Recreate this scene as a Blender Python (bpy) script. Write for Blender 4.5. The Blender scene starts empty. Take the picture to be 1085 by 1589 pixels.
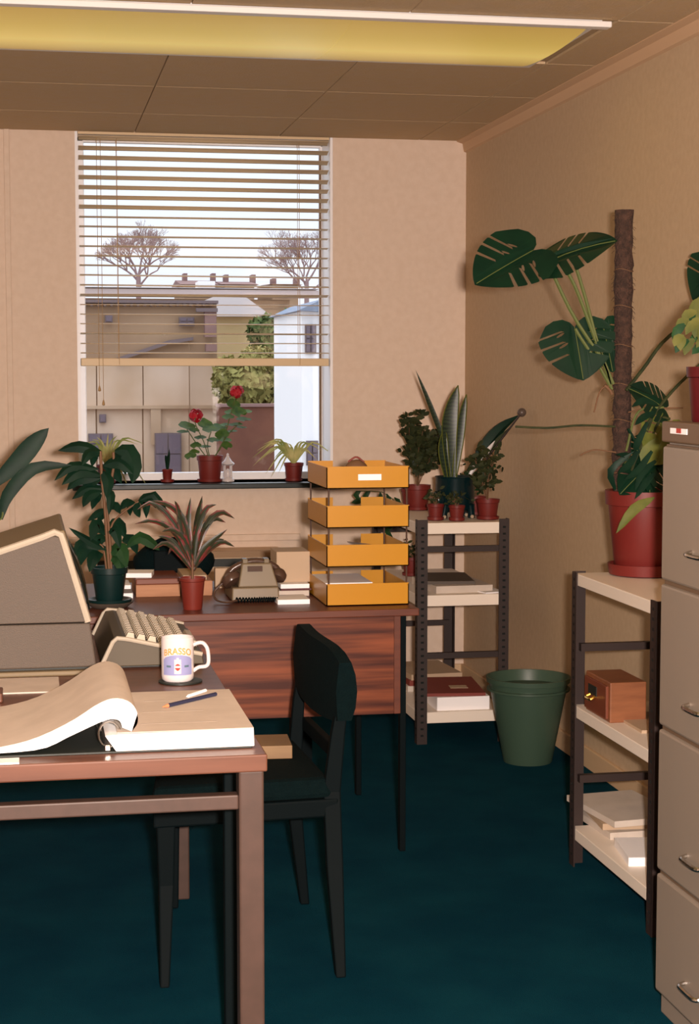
import bpy, bmesh, math, random
from mathutils import Vector, Matrix, noise
from mathutils.geometry import tessellate_polygon
random.seed(7)
C = bpy.context.scene.collection
SC = bpy.context.scene
PI = math.pi

# ------------------------------------------------------------------ camera
FPX, IW, IH, VX, VY, CH = 2650.0, 1085, 1589, 45.0, 580.0, 1.43
YAW = math.atan((IW/2-VX)/FPX); PIT = math.atan((IH/2-VY)/FPX)
cam = bpy.data.cameras.new('camera'); camo = bpy.data.objects.new('camera', cam); C.objects.link(camo)
cam.sensor_fit = 'VERTICAL'; cam.sensor_height = 36.0; cam.lens = 36.0*FPX/IH
cam.clip_start = .05; cam.clip_end = 500
camo.location = (0, 0, CH); camo.rotation_euler = (PI/2-PIT, 0, -YAW)
SC.camera = camo
SC.view_settings.view_transform = 'Standard'; SC.view_settings.look = 'None'
SC.view_settings.exposure = 0.0; SC.view_settings.gamma = 1.0
SC.view_settings.use_curve_mapping = False

# ------------------------------------------------------------------ overcast sky
w = bpy.data.worlds.new('overcast_sky'); SC.world = w; w.use_nodes = True
bg = w.node_tree.nodes['Background']
bg.inputs['Strength'].default_value = 1.0
_n = w.node_tree; _tc = _n.nodes.new('ShaderNodeTexCoord'); _sp = _n.nodes.new('ShaderNodeSeparateXYZ'); _r = _n.nodes.new('ShaderNodeValToRGB')
_n.links.new(_tc.outputs['Generated'], _sp.inputs[0]); _n.links.new(_sp.outputs['Z'], _r.inputs['Fac']); _n.links.new(_r.outputs['Color'], bg.inputs['Color'])
_r.color_ramp.elements[0].color = (1.0, 1.0, 1.1, 1); _r.color_ramp.elements[0].position = 0
_r.color_ramp.elements[1].color = (2.1, 2.25, 2.5, 1); _r.color_ramp.elements[1].position = 1     # overcast: brighter overhead
_q = _r.color_ramp.elements.new(.10); _q.color = (.98, 1.08, 1.2, 1)

# ------------------------------------------------------------------ camera flash
fl = bpy.data.lights.new('camera_flash', 'AREA'); fl.shape = 'RECTANGLE'; fl.size = .07; fl.size_y = .05
fl.energy = 310; fl.color = (1, .83, .73)
flo = bpy.data.objects.new('camera_flash', fl); C.objects.link(flo)
flo.location = (.09, -.02, CH+.035); flo.rotation_euler = (PI/2-PIT+.02, 0, -YAW)

# ------------------------------------------------------------------ helpers
_cy, _sy, _cp, _sp = math.cos(YAW), math.sin(YAW), math.cos(PIT), math.sin(PIT)
FW = Vector((_sy*_cp, _cy*_cp, -_sp)); RT = Vector((_cy, -_sy, 0)); UP = Vector((_sy*_sp, _cy*_sp, _cp))
def ray(px, py): return FW + RT*((px-IW/2)/FPX) + UP*((IH/2-py)/FPX)
def aY(px, py, Y):
    d = ray(px, py); t = Y/d.y; return Vector((d.x*t, Y, CH+d.z*t))
def aZ(px, py, Z):
    d = ray(px, py); t = (Z-CH)/d.z; return Vector((d.x*t, d.y*t, Z))
def aX(px, py, X):
    d = ray(px, py); t = X/d.x; return Vector((X, d.y*t, CH+d.z*t))
def lin(c):
    return tuple(((v/255)/12.92 if v/255 <= .04045 else ((v/255+.055)/1.055)**2.4) for v in c)
def mat(name, col, rough=.6, metal=0, var=None, vscale=8, bump=0, bscale=60, stretch=None, emit=0, spec=.4, vmid=.5):
    m = bpy.data.materials.new(name); m.use_nodes = True; nt = m.node_tree; b = nt.nodes['Principled BSDF']
    c = lin(col); b.inputs['Base Color'].default_value = (*c, 1)
    b.inputs['Roughness'].default_value = rough; b.inputs['Metallic'].default_value = metal
    b.inputs['Specular IOR Level'].default_value = spec
    if var or bump:
        tc = nt.nodes.new('ShaderNodeTexCoord'); mp = nt.nodes.new('ShaderNodeMapping')
        nt.links.new(tc.outputs['Object'], mp.inputs['Vector'])
        if stretch: mp.inputs['Scale'].default_value = stretch
    if var:
        n = nt.nodes.new('ShaderNodeTexNoise'); n.inputs['Scale'].default_value = vscale; n.inputs['Detail'].default_value = 5
        nt.links.new(mp.outputs['Vector'], n.inputs['Vector'])
        r = nt.nodes.new('ShaderNodeValToRGB'); r.color_ramp.elements[0].position = vmid-.15; r.color_ramp.elements[1].position = vmid+.15
        r.color_ramp.elements[0].color = (*c, 1); r.color_ramp.elements[1].color = (*lin(var), 1)
        nt.links.new(n.outputs['Fac'], r.inputs['Fac']); nt.links.new(r.outputs['Color'], b.inputs['Base Color'])
    if bump:
        n2 = nt.nodes.new('ShaderNodeTexNoise'); n2.inputs['Scale'].default_value = bscale; n2.inputs['Detail'].default_value = 3
        nt.links.new(mp.outputs['Vector'], n2.inputs['Vector'])
        bp = nt.nodes.new('ShaderNodeBump'); bp.inputs['Strength'].default_value = bump; bp.inputs['Distance'].default_value = .01
        nt.links.new(n2.outputs['Fac'], bp.inputs['Height']); nt.links.new(bp.outputs['Normal'], b.inputs['Normal'])
    if emit:
        b.inputs['Emission Color'].default_value = (*c, 1); b.inputs['Emission Strength'].default_value = emit
    return m
def wloc(o):
    p = Vector((0, 0, 0))
    while o is not None: p += o.location; o = o.parent
    return p
class MB:
    def __init__(s): s.v = []; s.f = []; s.mi = []
    def add(s, vs, fs, m=0):
        k = len(s.v); s.v += [tuple(v) for v in vs]; s.f += [tuple(i+k for i in f) for f in fs]; s.mi += [m]*len(fs); return s
    def box(s, x0, x1, y0, y1, z0, z1, m=0):
        return s.add([(x0,y0,z0),(x1,y0,z0),(x1,y1,z0),(x0,y1,z0),(x0,y0,z1),(x1,y0,z1),(x1,y1,z1),(x0,y1,z1)],
                     [(0,3,2,1),(4,5,6,7),(0,1,5,4),(1,2,6,5),(2,3,7,6),(3,0,4,7)], m)
    def obox(s, c, h, rx=0, ry=0, rz=0, m=0):
        M = Matrix.Rotation(rz,3,'Z') @ Matrix.Rotation(ry,3,'Y') @ Matrix.Rotation(rx,3,'X'); c = Vector(c)
        vs = [c + M @ Vector((a*h[0], b*h[1], d*h[2])) for d in (-1,1) for (a,b) in ((-1,-1),(1,-1),(1,1),(-1,1))]
        return s.add(vs, [(0,3,2,1),(4,5,6,7),(0,1,5,4),(1,2,6,5),(2,3,7,6),(3,0,4,7)], m)
    def beam(s, a, b, w, d, m=0):   # rectangular bar from a to b; w along x-ish, d along y-ish
        a = Vector(a); b = Vector(b); t = (b-a).normalized()
        u = Vector((1,0,0)) if abs(t.x) < .9 else Vector((0,0,1))
        v = t.cross(u).normalized(); u = v.cross(t).normalized()
        vs = [p + u*(i*w/2) + v*(j*d/2) for p in (a,b) for (i,j) in ((-1,-1),(1,-1),(1,1),(-1,1))]
        return s.add(vs, [(0,3,2,1),(4,5,6,7),(0,1,5,4),(1,2,6,5),(2,3,7,6),(3,0,4,7)], m)
    def tube(s, pts, r, n=8, cap=True, m=0):
        pts = [Vector(p) for p in pts]; rs = r if isinstance(r, (list,tuple)) else [r]*len(pts)
        ref = None; vs = []; N = len(pts)
        for i, p in enumerate(pts):
            t = (pts[min(i+1,N-1)]-pts[max(i-1,0)])
            if t.length < 1e-9: t = Vector((0,0,1))
            t.normalize()
            if ref is None: ref = Vector((0,0,1)) if abs(t.z) < .9 else Vector((1,0,0))
            u = (ref - t*ref.dot(t))
            if u.length < 1e-6: u = t.orthogonal()
            u.normalize(); ref = u; v = t.cross(u)
            for k in range(n):
                a = 2*PI*k/n; vs.append(p + (u*math.cos(a)+v*math.sin(a))*rs[i])
        fs = [(i*n+k, i*n+(k+1)%n, (i+1)*n+(k+1)%n, (i+1)*n+k) for i in range(N-1) for k in range(n)]
        if cap: fs += [tuple(range(n-1,-1,-1)), tuple((N-1)*n+k for k in range(n))]
        return s.add(vs, fs, m)
    def lathe(s, prof, c=(0,0,0), n=28, sx=1, sy=1, m=0):
        vs = []; fs = []; P = len(prof)
        for (r,z) in prof:
            for k in range(n):
                a = 2*PI*k/n; vs.append((c[0]+r*sx*math.cos(a), c[1]+r*sy*math.sin(a), c[2]+z))
        for i in range(P-1):
            for k in range(n): fs.append((i*n+k, i*n+(k+1)%n, (i+1)*n+(k+1)%n, (i+1)*n+k))
        fs.append(tuple(range(n-1,-1,-1))); fs.append(tuple((P-1)*n+k for k in range(n)))
        return s.add(vs, fs, m)
    def prism(s, poly, lo, hi, plane='xz', m=0):
        n = len(poly)
        def P(a,b,t): return {'xz':(a,t,b),'xy':(a,b,t),'yz':(t,a,b)}[plane]
        vs = [P(a,b,lo) for a,b in poly]+[P(a,b,hi) for a,b in poly]
        fs = [tuple(range(n)), tuple(range(2*n-1,n-1,-1))]+[(i,(i+1)%n+0,(i+1)%n+n,i+n) for i in range(n)]
        return s.add(vs, fs, m)
    def sph(s, c, r, n=12, sx=1, sy=1, sz=1, m=0):
        vs=[]; R=n//2; c=Vector(c)
        for i in range(1,R):
            th=PI*i/R
            for k in range(n):
                a=2*PI*k/n; vs.append(c+Vector((r*sx*math.sin(th)*math.cos(a), r*sy*math.sin(th)*math.sin(a), r*sz*math.cos(th))))
        vs += [c+Vector((0,0,r*sz)), c-Vector((0,0,r*sz))]; T=len(vs)-2
        fs=[((i)*n+k,(i+1)*n+k,(i+1)*n+(k+1)%n,i*n+(k+1)%n) for i in range(R-2) for k in range(n)]
        fs+=[(T,k,(k+1)%n) for k in range(n)]+[(T+1,(R-2)*n+(k+1)%n,(R-2)*n+k) for k in range(n)]
        return s.add(vs,fs,m)
    def mesh(s, name, mats, off=(0,0,0), smooth=False, fixn=True):
        me = bpy.data.meshes.new(name)
        me.from_pydata([(x-off[0],y-off[1],z-off[2]) for x,y,z in s.v], [], s.f)
        ms = mats if isinstance(mats,(list,tuple)) else [mats]
        for q in ms: me.materials.append(q)
        for i,p in enumerate(me.polygons): p.material_index = s.mi[i]
        if fixn:
            bm = bmesh.new(); bm.from_mesh(me); bmesh.ops.recalc_face_normals(bm, faces=bm.faces); bm.to_mesh(me); bm.free()
        if smooth:
            for p in me.polygons: p.use_smooth = True
            me.set_sharp_from_angle(angle=math.radians(38))
        me.update(); return me
    def build(s, name, mats, parent=None, org=None, smooth=False, bevel=0, solid=0, fixn=True, kind=None, label=None):
        if parent is not None: off = wloc(parent); loc = Vector((0,0,0))
        else: off = Vector(org) if org is not None else Vector((0,0,0)); loc = off
        me = s.mesh(name, mats, off, smooth, fixn)
        o = bpy.data.objects.new(name, me); C.objects.link(o); o.location = loc
        if parent is not None: o.parent = parent
        if solid: q = o.modifiers.new('thickness','SOLIDIFY'); q.thickness = solid; q.offset = 0
        if bevel: q = o.modifiers.new('soft_edges','BEVEL'); q.width = bevel; q.segments = 2; q.limit_method = 'ANGLE'; q.angle_limit = .6
        if kind: o['kind'] = kind
        if label: o['label'] = label
        return o
def thing(name, label, cat, loc, group=None):
    o = bpy.data.objects.new(name, None); C.objects.link(o); o.location = loc; o.empty_display_size = .05
    o['label'] = label; o['category'] = cat
    if group: o['group'] = group
    return o
def tag(o, label, cat, group=None):
    o['label'] = label; o['category'] = cat
    if group: o['group'] = group
    return o
def bx(name, m, x0,x1,y0,y1,z0,z1, parent=None, bevel=0, **k):
    org = None if parent is not None else ((x0+x1)/2,(y0+y1)/2,z0)
    return MB().box(x0,x1,y0,y1,z0,z1).build(name, m, parent, org=org, bevel=bevel, **k)
def copy_part(o, parent, loc):
    c = o.copy(); C.objects.link(c); c.parent = parent; c.location = loc; return c
def smooth_path(P, n):
    P = [Vector(p) for p in P]
    if len(P) == 2: return [P[0].lerp(P[1], i/(n-1)) for i in range(n)]
    Q = [P[0]*2-P[1]]+P+[P[-1]*2-P[-2]]; out = []
    for i in range(n):
        t = i/(n-1)*(len(P)-1); k = min(int(t), len(P)-2); f = t-k
        a,b,c,d = Q[k],Q[k+1],Q[k+2],Q[k+3]
        out.append(.5*((2*b)+(c-a)*f+(2*a-5*b+4*c-d)*f*f+(3*b-a-3*c+d)*f**3))
    return out
def leaf_geo(mb, P, wid, nrm=(0,-1,.35), fold=.25, n=7, peak=.45, base=.15, m=0, droop=0, edge=False):
    pts = smooth_path(P, n); nr = Vector(nrm).normalized(); vs = []
    for i,p in enumerate(pts):
        t = i/(n-1); tg = (pts[min(i+1,n-1)]-pts[max(i-1,0)]).normalized()
        sd = tg.cross(nr)
        if sd.length < .05: sd = tg.orthogonal()
        sd.normalize(); up = sd.cross(tg).normalized()
        if up.dot(nr) < 0: up = -up
        if t < peak: k = base+(1-base)*math.sin(PI/2*t/peak)
        else: k = max(0,math.cos(PI/2*(t-peak)/(1-peak)))**.75
        h = wid*k/2
        if edge: vs += [p-sd*h+up*(fold*h), p-sd*h*.45+up*(fold*h*.45), p, p+sd*h*.45+up*(fold*h*.45), p+sd*h+up*(fold*h)]
        else: vs += [p-sd*h+up*(fold*h), p, p+sd*h+up*(fold*h)-Vector((0,0,droop*h))]
    if edge:
        for j in range(4): mb.add(vs if j == 0 else [], [(i*5+j, i*5+j+1, i*5+5+j+1, i*5+5+j) for i in range(n-1)] if j == 0 else [], 1)
        k0 = len(mb.v)-len(vs)
        for j in (1,2,3):
            for i in range(n-1): mb.f.append((k0+i*5+j, k0+i*5+j+1, k0+i*5+5+j+1, k0+i*5+5+j)); mb.mi.append(1 if j == 3 else 0)
        return mb
    fs = [(i*3+j, i*3+j+1, i*3+3+j+1, i*3+3+j) for i in range(n-1) for j in (0,1)]
    return mb.add(vs, fs, m)
def leaf(parent, P, wid, m, **k):
    mb = leaf_geo(MB(), P, wid, **k)
    return mb.build('leaf', m, parent, smooth=True, fixn=False)
def pot_profile(rt, rb, h, rim=.2):
    return [(rb*.96,0),(rb,.004),(rt*.93,h*(1-rim)),(rt,h*(1-rim)+.002),(rt*1.02,h),(rt*.92,h),(rt*.88,h*.86)]

# ------------------------------------------------------------------ materials
M = {}
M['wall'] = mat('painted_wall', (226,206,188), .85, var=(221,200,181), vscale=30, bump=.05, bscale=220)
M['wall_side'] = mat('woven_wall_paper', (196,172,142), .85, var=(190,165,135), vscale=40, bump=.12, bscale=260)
M['ceil'] = mat('ceiling_board', (196,172,140), .9, var=(196,170,132), vscale=20, bump=.2, bscale=150)
M['ceil_grid'] = mat('ceiling_joint', (172,148,116), .9)
M['cornice'] = mat('cornice_paint', (205,172,138), .7)
M['carpet'] = mat('teal_carpet', (0,50,66), 1, var=(6,60,74), vscale=5, bump=.8, bscale=400, spec=.05)
M['skirt'] = mat('skirting_paint', (206,176,140), .6)
M['white'] = mat('white_gloss', (226,224,222), .4)
M['frame'] = mat('window_paint', (246,246,250), .4)
M['sill'] = mat('black_sill', (22,34,34), .35)
M['blind'] = mat('beige_slat', (222,196,156), .45)
M['cord'] = mat('blind_cord', (176,142,98), .7)
M['cord_dark'] = mat('dark_strip', (110,84,60), .6)
M['teak'] = mat('reddish_zebra_veneer', (66,28,18), .35, var=(132,70,42), vscale=5.5, stretch=(.35,1,8), vmid=.53)
M['teak_edge'] = mat('reddish_wood_edge', (98,52,36), .4, var=(84,44,32), vscale=5, stretch=(1,1,8))
M['desk_top'] = mat('orange_brown_veneer', (104,66,50), .38, var=(90,56,42), vscale=5, stretch=(.6,7,7))
M['brown_steel'] = mat('brown_painted_steel', (72,54,47), .4, var=(66,50,43), vscale=30)
M['dark_steel'] = mat('dark_slotted_steel', (44,32,29), .5)
M['hole'] = mat('hole_black', (10,16,16), .9)
M['black'] = mat('blackish_upholstery', (1,15,17), .9, var=(2,18,20), vscale=60, bump=.4, bscale=300, spec=.1)
M['black_steel'] = mat('black_steel', (1,10,13), .7, spec=.1)
M['shelf'] = mat('white_shelf_board', (232,220,206), .45)
M['paper'] = mat('office_paper', (202,190,178), .8, var=(192,180,168), vscale=14)
M['paper_white'] = mat('white_paper', (246,244,246), .8)
M['page_edge'] = mat('page_edges', (250,250,250), .8, var=(214,204,196), vscale=22, stretch=(.3,.3,22), vmid=.62)
M['yellow'] = mat('yellow_plastic', (182,126,12), .35)
M['grey_cab'] = mat('grey_beige_steel', (134,122,110), .45)
M['grey_cab_top'] = mat('brown_grey_steel', (104,84,66), .45)
M['chrome'] = mat('chrome', (200,196,190), .2, metal=1)
M['brass'] = mat('brass', (216,170,80), .3, metal=1)
M['terra'] = mat('terracotta_plastic', (112,40,30), .45)
M['redpot'] = mat('red_brown_plastic', (104,32,28), .45)
M['crimson'] = mat('crimson_plastic', (74,12,18), .4)
M['dkpot'] = mat('dark_red_brown_plastic', (112,36,30), .5)
M['blackpot'] = mat('black_green_plastic', (4,34,34), .4)
M['soil'] = mat('potting_soil', (46,34,24), 1, bump=.8, bscale=120)
M['leaf'] = mat('mid_green_leaf', (34,66,32), .5, var=(22,50,28), vscale=20, spec=.15)
M['leaf_dk'] = mat('dark_green_leaf', (12,42,28), .5, var=(6,34,24), vscale=20, spec=.15)
M['leaf_mon'] = mat('glossy_deep_leaf', (14,44,28), .4, var=(8,36,24), vscale=12, spec=.15)
M['leaf_yel'] = mat('yellow_green_leaf', (96,100,46), .5, var=(76,86,36), vscale=20, spec=.15)
M['leaf_pale'] = mat('dull_yellow_leaf', (88,88,44), .6, var=(66,72,36), vscale=20, spec=.1)
M['leaf_spider'] = mat('variegated_leaf', (196,188,130), .5, var=(120,138,72), vscale=12, spec=.15)
M['leaf_ger'] = mat('geranium_leaf', (84,112,52), .55, var=(56,88,44), vscale=30, spec=.15)
M['leaf_olive'] = mat('olive_leaf', (54,58,32), .6, var=(38,46,28), vscale=30, spec=.15)
M['petal'] = mat('red_petal', (172,14,34), .6)
M['stem'] = mat('pale_green_stem', (84,94,48), .55)
M['stem_br'] = mat('brown_stem', (104,74,50), .7)
M['moss'] = mat('coir_moss', (76,54,44), 1, var=(52,38,32), vscale=60, bump=1, bscale=160)
M['term_top'] = mat('beige_plastic', (118,103,78), .5)
M['term_side'] = mat('grey_brown_plastic', (84,74,65), .6, bump=.2, bscale=400)
M['term_trim'] = mat('cream_plastic', (172,162,146), .4)
M['term_dark'] = mat('dark_plastic', (28,34,30), .5)
M['screen'] = mat('crt_glass', (12,20,18), .1)
M['key'] = mat('cream_key', (176,164,144), .45)
M['key_case'] = mat('olive_brown_plastic', (72,62,44), .5)
M['phone'] = mat('phone_grey', (112,98,76), .35)
M['phone_dk'] = mat('phone_brown', (74,54,44), .25)
M['wood_box'] = mat('light_wood', (136,84,52), .5, var=(118,70,42), vscale=8, stretch=(1,1,6))
M['wood_box_dk'] = mat('dark_wood', (112,58,38), .45)
M['pale_wood'] = mat('pale_board', (140,112,78), .5, var=(128,100,70), vscale=6, stretch=(1,1,6))
M['card'] = mat('buff_card', (180,156,130), .7)
M['pink_wood'] = mat('pink_card', (176,128,96), .7, var=(160,114,84), vscale=6, stretch=(1,1,8))
M['maroon'] = mat('maroon_card', (122,50,40), .6)
M['bin'] = mat('green_plastic', (58,78,64), .4)
M['mug'] = mat('white_glaze', (212,204,204), .15)
M['mug_blue'] = mat('mug_blue_print', (142,146,190), .3)
M['mug_yel'] = mat('mug_yellow_print', (196,150,70), .3)
M['mug_red'] = mat('mug_red_print', (178,50,38), .3)
M['mug_gn'] = mat('mug_green_print', (84,108,122), .3)
M['pencil'] = mat('navy_lacquer', (40,44,70), .35)
M['pencil_tip'] = mat('bare_wood', (206,130,90), .6)
M['heater'] = mat('heater_enamel', (206,176,142), .5)
M['heater_dk'] = mat('heater_grille', (150,118,84), .5)
M['silver'] = mat('silver_cloth', (200,196,196), .4)
M['dkglaze'] = mat('black_glaze', (4,30,34), .25)
M['phl'] = mat('faint_print', (165,152,140), .8)

# ================================================================== ROOM
BY, RX, LX, CZ = 7.70, 1.99, -2.6, 2.50     # back wall, right wall, left wall, ceiling
WX0, WX1, WZ0, WZ1 = aY(122,700,BY).x, aY(517,700,BY).x, aY(300,751,BY-.07).z, CZ-.004   # window opening
def struct(o): o['kind'] = 'structure'; return o
struct(bx('floor', M['carpet'], LX-.1, RX+.1, -1.8, BY+.3, -.1, 0))
ceiling = struct(bx('ceiling', M['ceil_grid'], LX-.1, RX+.1, -1.8, BY+.3, CZ, CZ+.1))
# ceiling tiles (0.6 m grid)
t0 = MB().box(-.297,.297,-.297,.297,-.008,0).mesh('ceiling_tile', M['ceil'])
gx0 = .478
FX0, FX1, FY0, FY1 = -1.457, 1.725, 5.02, 5.75
ywidths = []
ys = [-1.60]
ycuts = [-1.6,-.77,-.05,.67,1.39,2.11,2.83,3.55,4.27,5.02,5.75,6.46,7.14,7.70]
for k in range(-5, 3):
    for a, b in zip(ycuts, ycuts[1:]):
        x0, x1 = gx0+.645*k, gx0+.645*(k+1); x1 = min(x1, RX)
        if k >= 2: x0 = gx0+1.29; x1 = RX
        if a == 5.02 and k >= -3 and k < 2: continue
        if x1-x0 < .05: continue
        o = bpy.data.objects.new('ceiling_tile', t0); C.objects.link(o); o.parent = ceiling
        o.location = Vector(((x0+x1)/2, (a+b)/2, CZ)) - wloc(ceiling)
        o.scale = ((x1-x0-.005)/.594, (b-a-.005)/.594, 1)
mb = MB()
mb.box(LX-.2, WX0, BY, BY+.26, 0, CZ).box(WX1, RX+.2, BY, BY+.26, 0, CZ).box(WX0, WX1, BY, BY+.26, 0, WZ0).box(WX0, WX1, BY, BY+.26, WZ1, CZ)
struct(mb.build('wall_back', M['wall']))
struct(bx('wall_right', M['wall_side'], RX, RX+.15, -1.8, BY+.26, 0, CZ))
struct(bx('wall_left', M['wall'], LX-.15, LX, -1.8, BY+.26, 0, CZ))
struct(bx('wall_front', M['wall'], LX-.15, RX+.15, -1.95, -1.8, 0, CZ))
struct(MB().prism([(RX-.045,CZ),(RX,CZ),(RX,CZ-.06),(RX-.012,CZ-.055),(RX-.018,CZ-.02),(RX-.045,CZ-.012)], -1.8, BY, 'xz').build('trim_1', M['cornice']))
struct(bx('baseboard_right', M['skirt'], RX-.014, RX, -1.8, BY, 0, .075, bevel=.003))
struct(bx('baseboard_back', M['skirt'], LX, RX-.014, BY-.014, BY, 0, .075, bevel=.003))
# pipe trunking on the back wall
a = aY(5,196,BY).x; b = aY(14,196,BY).x
struct(bx('trim_2', M['wall'], a, b, BY-.012, BY, .075, CZ-.002, bevel=.003))
# ---- window
WY = BY+.22
win = thing('window_1', 'window', 'window', (0,0,0)); del win['label']; del win['category']; struct(win); win.location = ((WX0+WX1)/2, WY, WZ0)
mb = MB(); mb.box(WX0, aY(133,500,WY).x, WY, WY+.05, WZ0, WZ1)
mb.box(aY(497,500,WY).x, WX1, WY, WY+.05, WZ0, WZ1)
mb.box(WX0, WX1, WY-.001, WY+.05, WZ0, WZ0+.035).box(WX0, WX1, WY, WY+.05, WZ1-.02, WZ1)
mb.build('window_frame', M['frame'], win, bevel=.004)
bx('glazing_bead', M['cord_dark'], aY(495.5,500,WY).x, aY(498.5,500,WY).x, WY-.008, WY+.004, WZ0+.035, WZ1-.04, win)
g = bpy.data.materials.new('window_glass'); g.use_nodes = True; nt = g.node_tree; nt.nodes.clear()
out = nt.nodes.new('ShaderNodeOutputMaterial'); mx = nt.nodes.new('ShaderNodeMixShader'); tr = nt.nodes.new('ShaderNodeBsdfTransparent'); gl = nt.nodes.new('ShaderNodeBsdfGlossy')
gl.inputs['Roughness'].default_value = .02; mx.inputs[0].default_value = .03
nt.links.new(tr.outputs[0], mx.inputs[1]); nt.links.new(gl.outputs[0], mx.inputs[2]); nt.links.new(mx.outputs[0], out.inputs[0])
M['glass'] = g
bx('pane', g, aY(132,500,WY).x, aY(498,500,WY).x, WY+.02, WY+.026, WZ0+.03, WZ1-.03, win)
bx('reveal_board', M['frame'], WX1-.012, WX1, BY+.005, WY, WZ0, WZ1, win)
bx('reveal_board', M['frame'], WX0, WX0+.012, BY+.005, WY, WZ0, WZ1, win)
# sill
struct(bx('trim_3', M['sill'], WX0-.03, WX1+.04, BY-.07, WY, WZ0-.024, WZ0, bevel=.004))
# ---- blind
BLY = BY+.035
blind = thing('venetian_blind', 'beige slatted venetian blind half lowered over the window', 'blind', ((WX0+WX1)/2, BLY, WZ1))
bx('head_rail', M['blind'], WX0+.014, WX1-.014, BLY-.022, BLY+.022, WZ1-.013, WZ1, blind)
sx0, sx1 = WX0+.017, WX1-.016
zt = aY(300,218,BLY).z; zb = aY(300,548,BLY).z; NS = 23
for i in range(NS):
    z = zt+(zb-zt)*i/(NS-1)
    tilt = math.radians(16 if i < 8 else (4 if i < 14 else random.choice([-10,-4,6,10])))
    sag = random.uniform(-.0015,.0015)
    mb = MB(); n = 6; vs = []
    for xx, dz in ((sx0, sag), (sx1, -sag)):
        for j in range(n):
            u = (j/(n-1)-.5)*.048; c = .0025*(1-(u/.024)**2)
            vs.append((xx, BLY+u*math.cos(tilt), z+dz+c-u*math.sin(tilt)))
    mb.add(vs, [(j,j+1,n+j+1,n+j) for j in range(n-1)])
    mb.build('slat', M['blind'], blind, solid=.0012, smooth=True, fixn=False)
bx('bottom_rail', M['blind'], sx0, sx1, BLY-.02, BLY+.02, aY(300,568,BLY).z, aY(300,556,BLY).z, blind, bevel=.003)
for px in (182, 463):
    x = aY(px,400,BLY).x
    for dy in (-.026, .026): MB().tube([(x,BLY+dy,WZ1-.03),(x+.003,BLY+dy,aY(300,566,BLY).z)], .0012, 5).build('ladder_cord', M['cord'], blind)
for px, pe in ((151,606),(157,628)):
    x = aY(px,400,BLY).x; y = BLY-.03
    MB().tube([(x,y,WZ1-.03),(x+.002,y,aY(px,pe,y).z)], .0013, 5).build('pull_cord', M['cord'], blind)
    MB().lathe([(.002,0),(.007,.003),(.006,.012),(.002,.026)], (x+.002,y,aY(px,pe,y).z-.004), 10).build('cord_tassel', M['cord'], blind, smooth=True)

# ---- ceiling light
def lampmat():
    m = bpy.data.materials.new('yellow_diffuser'); m.use_nodes = True; nt = m.node_tree; b = nt.nodes['Principled BSDF']
    b.inputs['Base Color'].default_value = (*lin((160,132,60)),1); b.inputs['Roughness'].default_value = .35
    tc = nt.nodes.new('ShaderNodeTexCoord'); sp = nt.nodes.new('ShaderNodeSeparateXYZ'); nt.links.new(tc.outputs['Generated'], sp.inputs[0])
    r = nt.nodes.new('ShaderNodeValToRGB'); e = r.color_ramp.elements
    e[0].position = 0; e[0].color = (.30,.19,.05,1); e[1].position = 1; e[1].color = (.26,.16,.04,1)
    for p,c in ((.35,(.44,.31,.07,1)),(.62,(.60,.44,.12,1))): q = e.new(p); q.color = c
    nt.links.new(sp.outputs['Y'], r.inputs['Fac'])
    nt.links.new(r.outputs['Color'], b.inputs['Emission Color']); b.inputs['Emission Strength'].default_value = .9
    return m
M['lamp'] = lampmat()
lamp = thing('ceiling_light', 'long yellow fluorescent ceiling light with white metal edge', 'ceiling light', ((FX0+FX1)/2, 5.4, CZ))
bx('housing', M['white'], FX0, FX1, FY0+.02, FY1+.06, CZ-.012, CZ, lamp)
n = 10; prof = []
for i in range(n+1):
    t = i/n; yy = FY0+.03+t*(FY1-FY0+.01); prof.append((yy, CZ-.012-.020*math.sin(PI*t)**.7))
mb = MB(); xa, xb = FX0+.02, FX1-.03
mb.prism([(FY0+.03,CZ-.010)]+prof+[(FY1+.04,CZ-.010)], xa, xb, 'yz')
mb.build('diffuser', M['lamp'], lamp, smooth=True)
bx('front_trim', M['white'], FX0-.02, FX1+.02, FY0-.012, FY0+.03, CZ-.03, CZ-.012, lamp, bevel=.003)
for x in (-.45,.25,.97): MB().prism([(FY0+.03,CZ-.010)]+[(a,b-.0008) for a,b in prof]+[(FY1+.04,CZ-.010)], x, x+.012, 'yz').build('joint_strip', M['lamp'], lamp, smooth=True)

# ================================================================== FRONT DESK (left foreground)
DZ = .74
desk = thing('office_desk', 'brown wood-topped desk with square steel legs in the left foreground', 'desk', (-.2, 3.7, 0))
DX0, DX1, DY0, DY1 = -1.0, .418, 3.035, 4.62
bx('tabletop', M['desk_top'], DX0, DX1, DY0, DY1, DZ-.032, DZ, desk, bevel=.003)
lw = .046
for x in (DX0+.01, DX1-.005-lw):
    for y in (DY0+.012, DY1-.012-lw):
        bx('leg', M['brown_steel'], x, x+lw, y, y+lw, 0, DZ-.032, desk, bevel=.004)
zr1 = aY(300,1236,DY0+.02).z; zr0 = aY(300,1259,DY0+.02).z
bx('rail', M['brown_steel'], DX0+.01+lw, DX1-.005-lw, DY0+.016, DY0+.016+.03, zr0, zr1, desk, bevel=.003)
bx('rail', M['brown_steel'], DX0+.01+lw, DX1-.005-lw, DY1-.046, DY1-.016, zr0, zr1, desk, bevel=.003)
xi = aY(349,1400,3.4).x
bx('support_post', M['black_steel'], xi, xi+.027, 3.40, 3.43, 0, DZ-.032, desk, bevel=.003)

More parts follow.
